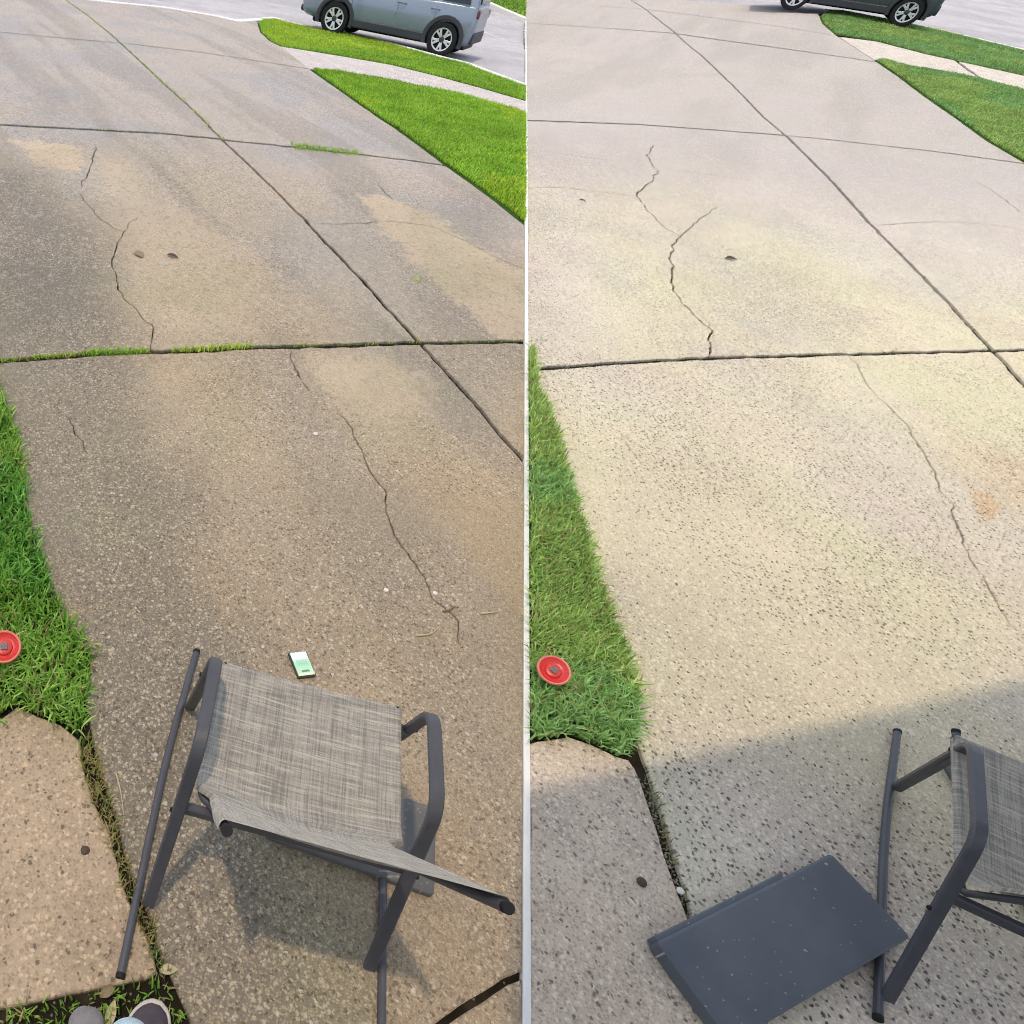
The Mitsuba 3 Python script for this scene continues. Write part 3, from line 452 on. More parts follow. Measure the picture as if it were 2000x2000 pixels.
put('slab', prism(P('sidewalk_left').intersection(WEST), .0, .07), 'm_walk_left', 'sidewalk')
labels['sidewalk_001'] = {'kind': 'structure', 'label': 'pale sidewalk between the two strips of lawn on the right'}
sr = P('sidewalk_right').difference(gap(PLAN['side_joint_right'], .09, .3, .1)).difference(right_area.buffer(.02))
for q in polys(sr): put('slab', prism(q, .0, .07), 'm_walk_right', 'sidewalk_001')

def outward(points, d):
    """A line moved sideways by d (to the left of its direction)."""
    c = np.array(points, float); t = np.gradient(c, axis=0); t /= np.linalg.norm(t, axis=1, keepdims=True)
    return c + np.c_[-t[:, 1], t[:, 0]] * d

def street(kerb, apron, far, side, flip):
    near = np.vstack([apron, kerb]) if apron is not None else np.array(kerb)
    return near
nearL = np.vstack([PLAN['apron_left'][:-1], PLAN['kerb_left']])
farL = np.array(PLAN['street_far_left'])
roadL = Polygon(np.vstack([nearL, farL])).buffer(.12).intersection(WEST)
nearR = np.vstack([PLAN['apron_right'][:-1], PLAN['kerb_right']])
roadR = Polygon(np.vstack([nearR, [(48, 30), (60, 60), (12, 60), (11.6, 36)]])).buffer(.12).intersection(EAST)
road = unary_union([roadL, roadR])
for name in ('drive_left', 'verge_left', 'sidewalk_left', 'drive_right', 'verge_right', 'sidewalk_right'): road = road.difference(P(name).intersection(WEST if 'left' in name else EAST))
cutj = unary_union([gap(PLAN['street_joint_left'], .05, .2, .3), gap(PLAN['street_joint_right'], .05, .2, .3)])
labels['street'] = {'kind': 'structure', 'label': 'light grey concrete street along the top of the picture'}
for q in polys(road.difference(cutj)): put('slab', prism(q, -.035, .06), 'm_street', 'street')
put('joint_filler', cat([sheet(q, -.037) for q in polys(cutj.intersection(road))]), 'm_kerb', 'street')

def kerb(line, w, top, depth, label, inside):
    b = LineString(line).buffer(w / 2, cap_style='flat').intersection(inside)
    key = numbered('kerb')
    labels[key] = {'kind': 'structure', 'label': label}
    for q in polys(b): put('kerbstone', prism(q, top, depth, .012), 'm_kerb', key)
kerb(outward(PLAN['kerb_left'], .0), .16, .03, .12, 'pale kerb of the near verge on the left', WEST)
kerb(PLAN['kerb_right'], .18, .03, .12, 'pale kerb of the near verge on the right', EAST)
kerb(PLAN['apron_left'], .20, .012, .1, 'pale gutter edge where the brown driveway meets the street', WEST)
kerb(PLAN['street_far_left'], .18, .10, .2, 'kerb on the far side of the street', WEST)
farlawn = Polygon(np.vstack([farL[::-1], [(14, 40), (16, 58), (-30, 58), (-30, 33)]])).buffer(0).intersection(WEST)
edge_mesh = prism(divider, .006, .07, .002)
struct('added_divider', edge_mesh, 'm_added_divider', 'narrow white dividing strip added along the seam of the brown and the pale driveway')  # added divider between the two halves, not a part of the place

# ---------------------------------------------------------------- turf and grass
def blades(area, n, hmin, hmax, w, cols, seed, lean=.5, edge=None, segs=2, base=0.0):
    """Bent grass blades scattered in a polygon, as one mesh with a colour per blade."""
    r = np.random.default_rng(seed); x0, y0, x1, y1 = area.bounds
    pts = np.zeros((0, 2))
    shapely.prepare(area)
    while len(pts) < n:
        c = np.c_[r.uniform(x0, x1, 3*n), r.uniform(y0, y1, 3*n)]
        pts = np.vstack([pts, c[shapely.contains_xy(area, c[:, 0], c[:, 1])]])
    pts = pts[:n]
    clump = meshkit.fbm(np.c_[pts * 3.5, 0*pts[:, :1]], 3, seed)
    h = r.uniform(hmin, hmax, n) * (.6 + .8*clump)
    a = r.uniform(0, 2*np.pi, n); d = np.c_[np.cos(a), np.sin(a)]
    tw = a + np.pi/2 + r.uniform(-.6, .6, n); s = np.c_[np.cos(tw), np.sin(tw)]
    l = r.uniform(.15, 1.0, n) * lean
    ww = w * r.uniform(.6, 1.3, n)
    z = ter(pts[:, 0], pts[:, 1]) + base
    rows = []
    for k in range(segs + 1):
        t = k / segs
        c = np.c_[pts + d * (h * l * t**1.7)[:, None], z + h * t * (1 - .45*l*t)]
        if k < segs:
            half = (ww * (1 - .35*t))[:, None] / 2
            rows += [c - np.c_[s*half, 0*half], c + np.c_[s*half, 0*half]]
        else: rows.append(c)
    m = len(rows); v = np.stack(rows, 1).reshape(-1, 3)
    f = []
    for k in range(segs - 1): f += [(2*k, 2*k+1, 2*k+3), (2*k, 2*k+3, 2*k+2)]
    f.append((m-3, m-2, m-1))
    f = (np.arange(n)[:, None, None] * m + np.array(f)[None]).reshape(-1, 3)
    cols = np.asarray(cols, float); pick = np.clip(r.normal(.45 + .5*(clump - .5), .22, n), 0, .999) * (len(cols) - 1)
    k = pick.astype(int); fr = (pick - k)[:, None]
    col = (cols[k] * (1 - fr) + cols[k+1] * fr) * r.uniform(.75, 1.25, (n, 1))
    slow = meshkit.fbm(np.c_[pts * .7, 0*pts[:, :1]], 3, seed + 90)[:, None]
    col = col * (.72 + .56*slow) * np.where(slow > .55, [1.12, 1.0, .9], [.95, 1.0, 1.02])
    dry = r.uniform(size=n) < .05 + .05*(slow[:, 0] > .6)
    col[dry] = np.array([.44, .38, .17]) * r.uniform(.6, 1.2, (dry.sum(), 1))
    return (v, f), np.repeat(col, m, 0)

def grass(label, *a, **k):
    mesh, col = blades(*a, **k)
    return stuff('grass', mesh, 'm_blade', label, color=col)

GL = [(.07, .19, .03), (.16, .39, .06), (.28, .54, .11), (.48, .70, .28)]
GF = [(.22, .42, .04), (.36, .62, .06), (.48, .72, .09), (.58, .76, .17)]
GR = [(.16, .31, .09), (.29, .50, .15), (.41, .63, .22), (.56, .74, .36)]
for name, side in (('near_grass_left', WEST), ('lawn_left', WEST), ('verge_left', WEST), ('near_grass_right', EAST), ('lawn_right', EAST), ('verge_right', EAST)):
    for q in polys(P(name).buffer(-.012).intersection(side)): struct('lawn', sheet(q, -.012), 'm_turf')
for q in polys(farlawn.buffer(-.05)): struct('lawn', sheet(q, .06), 'm_turf')
ngl, ngr = P('near_grass_left'), P('near_grass_right').intersection(EAST)
grass('lush green grass at the left edge beside the brown driveway', ngl, 10500, .045, .085, .0075, GL, 21, lean=.95, segs=3)
grass('green grass along the left edge of the pale driveway', ngr, 10500, .04, .08, .0072, GR, 22, lean=.95, segs=3)
lawnL, verL = P('lawn_left').buffer(-.04).intersection(WEST), P('verge_left').buffer(-.03).intersection(WEST)
grass('bright green triangular lawn right of the brown driveway', lawnL, 60000, .03, .06, .010, GF, 23, lean=.8)
grass('bright green verge strip in front of the light grey car', verL, 45000, .03, .06, .012, GF, 24, lean=.8)
lawnR, verR = P('lawn_right').buffer(-.05).intersection(EAST), P('verge_right').buffer(-.04).intersection(EAST)
grass('mid green triangular lawn right of the pale driveway', lawnR, 75000, .03, .065, .014, GR, 25, lean=.8)
grass('mid green verge strip in front of the shade darkened car', verR, 45000, .03, .065, .016, GR, 26, lean=.8)
fl = farlawn.intersection(box(2, 22, 16, 48))
grass('green lawn across the street behind the light grey car', fl, 30000, .05, .10, .03, GF, 27, lean=.8, base=.06)
# growth in the joints
def along(line, a, b, w):
    ln = LineString(line); L = ln.length
    return LineString([ln.interpolate(t) for t in np.linspace(a*L, b*L, 30)]).buffer(w, cap_style='flat')
JL, JR = PLAN['J_left'], PLAN['J_right']
DRY = [(.12, .16, .05), (.22, .25, .09), (.32, .31, .14), (.42, .37, .21)]
def growth(label, parts, cols, seed):
    out = [blades(a, n, h0, h1, w, cols, seed + k, lean=.9) for k, (a, n, h0, h1, w) in enumerate(parts)]
    vs, fs, cs, n = [], [], [], 0
    for (v, f), c in out: vs.append(v); fs.append(f + n); cs.append(c); n += len(v)
    return stuff('weeds', (np.vstack(vs), np.vstack(fs)), 'm_blade', label, 'weeds', color=np.vstack(cs))
growth('low green weeds in the joints of the brown driveway', [
    (along(JL[3], .10, .24, .018), 220, .012, .04, .006), (along(JL[3], .24, .33, .026), 260, .02, .05, .006), (along(JL[3], .36, .48, .02), 220, .015, .05, .006), (along(JL[3], .48, .98, .014), 200, .01, .03, .005),
    (along(JL[0], .02, .62, .016), 700, .012, .032, .006), (along(JL[0], .60, .66, .03), 70, .02, .045, .006), (along(JL[0], .68, .74, .03), 60, .02, .045, .006), (along(JL[1], .70, .82, .09), 260, .02, .05, .010),
    (along(JL[1], .1, .95, .015), 120, .01, .02, .008), (Point(1.53, 4.93).buffer(.035), 16, .015, .03, .005)], GF, 41)
growth('ragged half dry weeds in the gap between the tan pad and the brown driveway', [
    (P('strip_left').buffer(.004), 700, .015, .045, .004), (P('strip_left').buffer(.03), 120, .01, .03, .003)], DRY + GL[1:3], 51)
growth('tangled weeds and dead leaves on bare soil at the lower left corner', [(P('weed_left'), 900, .02, .05, .005)], GL[:3] + DRY[2:], 61)
gap_line = np.array([q for q in PLAN['drive_right'] if q[0] < 1.95 and .4 < q[1] < 1.36])
gap_line = gap_line[np.argsort(-gap_line[:, 1])] + [-.016, 0]
growth('sparse dry weeds in the dark gap between the pinkish pad and the pale driveway', [(along(gap_line, .0, .3, .016), 90, .015, .035, .004), (along(gap_line, .3, 1., .014), 60, .008, .02, .003)], DRY, 81)
grit, rg = [], np.random.default_rng(91)
for q in range(420):
    o = LineString(gap_line).interpolate(rg.uniform(0, 1), normalized=True).coords[0] + rg.normal(0, .011, 2)
    m = trimesh.creation.icosphere(0, rg.uniform(.002, .0055)); m.vertices = m.vertices * [1, rg.uniform(.6, 1.2), .7] + [o[0], o[1], -.016]
    grit.append(m)
plain('m_grit', mikit.proc(lambda p, n, uv: mix((.10, .085, .065), (.36, .32, .26), cell_rand(dr.floor(p.x*140), dr.floor(p.y*140)))), .9)
stuff('grit', cat(grit), 'm_grit', 'loose grit lying in the dark gap beside the pinkish pad', 'grit')
growth('specks of moss in the joints of the pale driveway', [(along(JR[3], .05, .55, .012), 160, .006, .014, .005), (along(JR[1], .1, .9, .012), 60, .006, .014, .008)], DRY[:3], 71)

# ---------------------------------------------------------------- the house behind the camera, whose porch roof shades the pale driveway
plain('m_wall', (.55, .52, .47), .8); plain('m_roof', (.12, .11, .10), .9); plain('m_soffit', (.75, .74, .72), .7)
H = 2.75
lift = SUN * (H / SUN[2])
A, B = np.array([1.36, 1.235]), np.array([3.645, 2.09])
dirn = (B - A) / np.linalg.norm(B - A); B2 = B + dirn * 6.0
ea, eb = A + lift[:2], B2 + lift[:2]
hs = thing('house', 'house wall with a porch roof behind the camera', 'house')
roof_poly = Polygon([ea, eb, (eb[0], eb[1] - 1.9), (ea[0] - .62, ea[1] - 1.9)])
def flat_prism(poly, z0, z1):
    m = trimesh.creation.extrude_polygon(poly, z1 - z0, engine='earcut'); m.apply_translation([0, 0, z0]); return m
put('roof', flat_prism(roof_poly.buffer(-.01), H + .012, H + .16), 'm_roof', hs)
put('soffit', flat_prism(roof_poly, H, H + .01), 'm_soffit', hs)
wall = box(-6, -2.8, 10, -2.6)
put('wall', flat_prism(wall, -.1, H + .1), 'm_wall', hs)

# ---------------------------------------------------------------- patio chairs
plain('m_frame', mikit.proc(lambda p, n, uv: mi.Color3f(.072, .074, .088) * (.85 + .3*fbm(p.x*30, p.y*30, p.z*30, 3))), .42, .5)
plain('m_rubber', (.015, .015, .017), .7, .3)
def weave(p, n, uv):
    u, v = uv.x, uv.y
    s = .40*noise(u*170, v*7, 1.) + .18*noise(u*70, v*3, 5.) + .42*noise(u*300, v*20, 9.)
    t = .65*noise(u*12, v*330, 2.) + .35*noise(u*5, v*190, 6.)
    c = mix((.21, .20, .18), (.43, .40, .345), smoothstep(.25, .70, .6*s + .4*t))
    c = mix(c, (.15, .17, .17), smoothstep(.62, .78, s) * .55)
    c = mix(c, (.52, .47, .40), smoothstep(.66, .82, t) * .5)
    hem = dr.maximum(smoothstep(.985, .992, v), smoothstep(.012, .006, v))
    return mix(c * (.86 + .28*noise(u*500, v*760, 4.)), (.50, .45, .40), hem * .8)
scene['m_sling'] = {'type': 'twosided', 'b': {'type': 'principled', 'base_color': mikit.proc(weave), 'roughness': .75, 'specular': .25, 'sheen': .3}}

def patio_chair(label, d, x, y, rot):
    t = thing('patio_chair', label, 'chair', None)
    M = rotz(rot, (x, y, float(ter(x, y)) + .002))
    W = lambda m: moved(m, M)
    for s in (-1, 1):
        xr = s * (d['Rw'] + d['dR'])
        run = rounded([(xr - s*.012, d['rF'] - (.05 if s > 0 else 0), .016), (xr + s*.010, d['rF']*.25, .012), (xr, d['rB'], .012)], .2, 8)
        sp = d.get('splay', 0)
        run[:, 0] -= s * sp * run[:, 1]
        r = put('runner', W(tube(run, .0115, 12)), 'm_frame', t, smooth=40)
        for e, a in ((run[0], run[0] - run[1]), (run[-1], run[-1] - run[-2])):
            a = a / np.linalg.norm(a)
            put('end_cap', W(tube([e - a*.004, e + a*.008], .0125, 12)), 'm_rubber', r, smooth=40)
        f0, f1 = np.array([s*(d['Rw'] + .012), d['ff'], .012]), np.array([s*d['Aw'], d['aF'], d['ha']])
        f2, f3 = np.array([s*d['Aw'], d['aR'], d['har']]), np.array([s*(d['Rw'] + .012), d['rf'], .012])
        for q in (f0, f1, f2, f3): q[0] -= s * sp * q[1]
        path = rounded([f0, f1, f2, f3], .055, 8)
        path = np.vstack([path[:1], path[0] + (path[1]-path[0])*np.linspace(.1, .9, 5)[:, None], path[1:-1], path[-2] + (path[-1]-path[-2])*np.linspace(.1, .9, 5)[:, None], path[-1:]])
        put('arm', W(bar(path, .034, .018)), 'm_frame', t, smooth=35)
        for q, k in ((f0 + (f1 - f0) * ((d['zsF'] - .03) / d['ha']), 1), (f3 + (f2 - f3) * ((d['zsR'] - .026) / d['har']), -1)):
            o = np.array([q[0] + s*.017, q[1], q[2]])
            put('bolt', W(tube([o, o + [s*.005, 0, 0]], .0062, 8)), 'm_rubber', t)
        rail = rounded([(s*d['Sw'], d['sF'] + d['cap'], d['zsF'] - .006), (s*d['Sw'], d['sR'] + .012, d['zsR']), (s*(d['Sw'] - d.get('jog', 0)), d['sR'] - .012, d['zsR'] + .004), (s*d['Bw'], d['yb'] - .004, d['zb'] + .008)], .05, 8)
        rl = put('side_rail', W(tube(rail, .0098, 12)), 'm_frame', t, smooth=40)
        for e, a in ((rail[0], rail[0] - rail[1]), (rail[-1], rail[-1] - rail[-2])):
            a = a / np.linalg.norm(a)
            put('end_cap', W(tube([e - a*.004, e + a*.008], .0105, 12)), 'm_rubber', rl, smooth=40)
        # brackets that carry the seat on the arms
        for yy, zz, k in ((d['sF'] - .05, d['zsF'] - .02, .62),):
            q = f0 + (f1 - f0) * k if yy > 0 else f3 + (f2 - f3) * k
            put('bracket', W(bar(np.linspace([s*(d['Sw'] - .004), yy, zz], [s*abs(q[0]), q[1], q[2]], 4), .03, .014, side=(0, 1, 0))), 'm_frame', t, smooth=35)
    for yy, zz, hw, hh in ((d['sF'] - .045, d['zsF'] - .035, d['Sw'], .018), (d['sR'] - .018, d['zsR'] - .026, d['Rw'] + (d['Aw'] - d['Rw']) * (d['zsR'] - .026) / d['har'] - .004 - d.get('splay', 0) * d['sR'], .034)):
        put('crossbar', W(bar(np.linspace([-hw, yy, zz], [hw, yy, zz], 5), .022, hh, side=(0, 1, 0))), 'm_frame', t, smooth=35)
    # the sling: one cloth from the front edge over the crease to the top of the back
    prof = rounded([(0, d['sF'] - .015, d['zsF'] - .022), (0, d['sF'] + .006, d['zsF'] + .006), (0, (d['sF'] + d['sR'])/2, (d['zsF'] + d['zsR'])/2 + .014), (0, d['sR'] + .010, d['zsR'] + .018), (0, d['yb'] + .012 + .012*(d['sR'] - d['yb']), d['zb'] + .010 - .012*(d['zb'] - d['zsR']))], .085, 9)
    L = np.r_[0, np.cumsum(np.linalg.norm(np.diff(prof, axis=0), axis=1))]
    s_ = np.linspace(0, L[-1], 130); prof = np.stack([np.interp(s_, L, prof[:, k]) for k in range(3)], 1)
    frac = sst(d['zsR'] + .03, d['zb'], prof[:, 2]) * (prof[:, 1] < d['sR'] + .02)
    us = np.r_[-1.035, -1.02, np.linspace(-1, 1, 25), 1.02, 1.035]
    tg = np.gradient(prof, axis=0); tg /= np.linalg.norm(tg, axis=1, keepdims=True)
    up = np.cross(np.array([1., 0, 0])[None], tg); up *= np.sign((up[:, 1:2] + up[:, 2:3]) + 1e-9)
    v, uv = [], []
    for k, u in enumerate(us):
        lo = d['Sw'] - d.get('jog', 0) * sst(d['sR'] + .022, d['sR'] - .002, prof[:, 1])
        hw = lo + (d['Bw'] - lo) * frac
        body = np.clip(1 - u*u, 0, 1)
        ends = np.clip(np.minimum(s_, L[-1] - s_) / .12, 0, 1)
        drop = -.014 * body * ends + (-.016 if abs(u) > 1.03 else -.005 if abs(u) > 1.01 else 0)
        pos = prof + up * (drop if np.ndim(drop) else np.full(len(s_), drop))[:, None]
        pos[:, 0] = u * (hw + .006)
        v.append(pos); uv.append(np.c_[np.full(len(s_), (u + 1.05) / 2.1), s_ / L[-1]])
    v, uv = np.stack(v, 0), np.stack(uv, 0); n, m = v.shape[:2]
    i, j = np.meshgrid(np.arange(n - 1), np.arange(m - 1), indexing='ij')
    q = np.stack([i*m+j, i*m+j+1, (i+1)*m+j+1, (i+1)*m+j], -1).reshape(-1, 4)
    tm = trimesh.Trimesh(v.reshape(-1, 3), np.vstack([q[:, [0, 1, 2]], q[:, [0, 2, 3]]]), process=False)
    put('sling', W(tm), 'm_sling', t, smooth=True, uv=uv.reshape(-1, 2))
    return t

DL = dict(Rw=.293, dR=.043, Aw=.285, Sw=.248, rF=.524, rB=-.507, ff=.301, rf=-.326, aF=.122, aR=-.134, ha=.574, har=.564, sF=.222, sR=-.174, zsF=.417, zsR=.373, yb=-.478, zb=.922, Bw=.237, cap=-.008, jog=.036)
DR = dict(Rw=.186, dR=.030, Aw=.346, Sw=.288, rF=.649, rB=-.507, ff=.370, rf=-.443, aF=.147, aR=-.207, ha=.502, har=.505, sF=.228, sR=-.219, zsF=.443, zsR=.311, yb=-.50, zb=.88, Bw=.215, cap=.016, splay=.217)
patio_chair('patio chair with woven beige sling and dark frame, in full view on the brown driveway', DL, .501, .993, -.109)
patio_chair('patio chair cut by the right edge, in shade beside the dark lid', DR, 2.681, 1.074, -.369)

# ---------------------------------------------------------------- dark plastic lids
def lid_fn(p, n, uv):
    c = mix((.085, .098, .122), (.12, .135, .155), fbm(p.x*9, p.y*9, 3., 3))
    d1, d2, r = voronoi(p.x*34 + 3*noise(p.x*7, p.y*7), p.y*34 + 3*noise(p.x*7, p.y*7, 5.))
    return mix(c, (.40, .40, .39), (1 - smoothstep(.05, .08 + .45*dr.maximum(r - .1, 0.), d1)) * dr.select(r < .2, .75, 0.))
plain('m_lid', mikit.proc(lid_fn), .55, .4)
def lid2_fn(p, n, uv):
    c = mix((.10, .105, .11), (.17, .165, .16), fbm(p.x*9, p.y*9, 3., 3))
    d1, d2, r = voronoi(p.x*60 + 4*noise(p.x*16, p.y*16), p.y*60 + 4*noise(p.x*16, p.y*16, 5.))
    return mix(c, (.36, .34, .28), (1 - smoothstep(.05, .1 + .6*r, d1)) * dr.select(r < .4, .6, 0.) * smoothstep(.4, .6, fbm(p.x*12, p.y*12, 3., 3)))
plain('m_lid_dusty', mikit.proc(lid2_fn), .7, .3)
def lid(label, c, ax, w, l, h, mat):
    """A shallow tray-like lid lying on the ground: ax is the direction of its length."""
    t = thing('plastic_lid', label, 'lid')
    ax = np.array(ax, float) / np.linalg.norm(ax)
    M = frame((c[0], c[1], .008), (ax[0], ax[1], 0), (-ax[1], ax[0], 0), (0, 0, 1))
    rnd = lambda a, b, r: box(-a/2 + r, -b/2 + r, a/2 - r, b/2 - r).buffer(r, quad_segs=5)
    def stack(rings):
        cs = [(np.array(p.exterior.coords)[:-1], z) for p, z in rings]
        n = len(cs[0][0]); v = np.vstack([np.c_[q, np.full(n, z)] for q, z in cs] + [[[0, 0, cs[-1][1]]]]); k = np.arange(n); f = []
        for r in range(len(cs) - 1): f += [np.c_[r*n+k, r*n+(k+1) % n, (r+1)*n+(k+1) % n], np.c_[r*n+k, (r+1)*n+(k+1) % n, (r+1)*n+k]]
        e = (len(cs) - 1) * n
        f.append(np.c_[e+k, e+(k+1) % n, k*0 + len(v) - 1])
        return trimesh.Trimesh(v, np.vstack(f), process=False)
    R = .012
    put('panel', moved(stack([(rnd(l, w, R), 0), (rnd(l, w, R), h - .010), (rnd(l - .004, w - .004, R - .002), h - .006), (rnd(l - .024, w - .024, R - .004), h)]), M), mat, t, smooth=25)
    # a lip along most of one long side, stopping short of the corner
    lip = moved(hullbox(l * .70, .016, h * .8, .004), frame((-l * .14, w/2 + .005, h * .42), (1, 0, 0), (0, 1, 0), (0, 0, 1)))
    put('lip', moved(lip, M), mat, t, smooth=30)
    feet = [moved(hullbox(.05, .03, .012, .004), frame((sx*(l/2 - .06), sy*(w/2 - .03), -.002), (1, 0, 0), (0, 1, 0), (0, 0, 1))) for sx in (-1, 1) for sy in (-1, 1)]
    for q in feet: put('foot', moved(q, M), mat, t)
lid('large dark blue grey plastic lid lying in the shade on the pale driveway', (1.990, .872), (math.cos(.470), math.sin(.470)), .25, .775, .050, 'm_lid')
lid('dusty dark grey plastic lid lying half under the patio chair', (.753, 1.022), (math.cos(-.19), math.sin(-.19)), .27, .50, .026, 'm_lid_dusty')
# ---------------------------------------------------------------- cars
def car_paint(key, c):
    scene[key] = {'type': 'twosided', 'b': {'type': 'principled', 'base_color': rgb(*c), 'roughness': .32, 'metallic': .35, 'specular': .5, 'clearcoat': 1.0, 'clearcoat_gloss': .93}}
car_paint('m_paint_light', (.25, .30, .37)); car_paint('m_paint_shade', (.075, .088, .105))  # second paint is the same car darkened, shade put into the colour
plain('m_cladding', (.045, .05, .058), .6, .4); plain('m_tyre', (.022, .022, .024), .85, .2)
plain('m_alloy', (.72, .73, .75), .3, .6, .5); plain('m_pocket', (.012, .012, .013), .6, .3)
plain('m_tail', (.12, .012, .014), .15, .6, clearcoat=1.0); plain('m_carglass', (.012, .015, .022), .06, .7)
plain('m_lamp', (.75, .77, .8), .12, .6, clearcoat=1.0)

def loft(sections):
    """Closed body from (x, list of (y, z)) half sections mirrored about y = 0."""
    rows = []
    for x, pts in sections:
        h = [(x, y, z) for y, z in pts]; rows.append(np.array(h + [(x, -y, z) for _, y, z in h[::-1]]))
    n, m = len(rows), len(rows[0]); v = np.vstack(rows); f = []
    k = np.arange(m)
    for r in range(n - 1): f += [np.c_[r*m+k, r*m+(k+1) % m, (r+1)*m+(k+1) % m], np.c_[r*m+k, (r+1)*m+(k+1) % m, (r+1)*m+k]]
    h = m // 2
    for r, flip in ((0, False), (n - 1, True)):
        for a in range(h - 1):
            qd = [r*m+a, r*m+a+1, r*m+m-2-a, r*m+m-1-a]
            for t in ((0, 1, 2), (0, 2, 3)):
                tr = [qd[i] for i in t]; f.append(np.array([tr[::-1] if flip else tr]))
    tm = trimesh.Trimesh(v, np.vstack(f), process=True)
    trimesh.repair.fix_normals(tm)
    if tm.volume < 0: tm.invert()
    return tm

def to_man(tm):
    return m3.Manifold(m3.Mesh(np.asarray(tm.vertices, np.float32), np.asarray(tm.faces, np.uint32)))

def interp(tab, n):
    tab = np.array(tab, float); x = np.linspace(tab[0, 0], tab[-1, 0], n)
    x = np.unique(np.r_[x, tab[:, 0]])
    from scipy.interpolate import PchipInterpolator as pc
    return np.c_[x, *[pc(tab[:, 0], tab[:, k])(x) for k in range(1, tab.shape[1])]]

LOW = interp([(-2.31, .50, .93, .66), (-2.27, .40, 1.02, .78), (-2.15, .33, 1.06, .85), (-1.9, .28, 1.08, .89), (-1.335, .25, 1.08, .91), (0, .25, 1.04, .90), (1.0, .25, 1.03, .905), (1.335, .26, 1.0, .905), (1.8, .28, .95, .88), (2.12, .32, .87, .80), (2.27, .38, .78, .70), (2.31, .46, .70, .60)], 60)
GRN = interp([(-2.12, 1.07, .74, .70), (-1.95, 1.42, .76, .66), (-1.7, 1.62, .77, .62), (-1.2, 1.70, .78, .61), (-.3, 1.72, .78, .61), (.25, 1.66, .77, .60), (.75, 1.36, .77, .62), (1.12, 1.05, .76, .68)], 40)

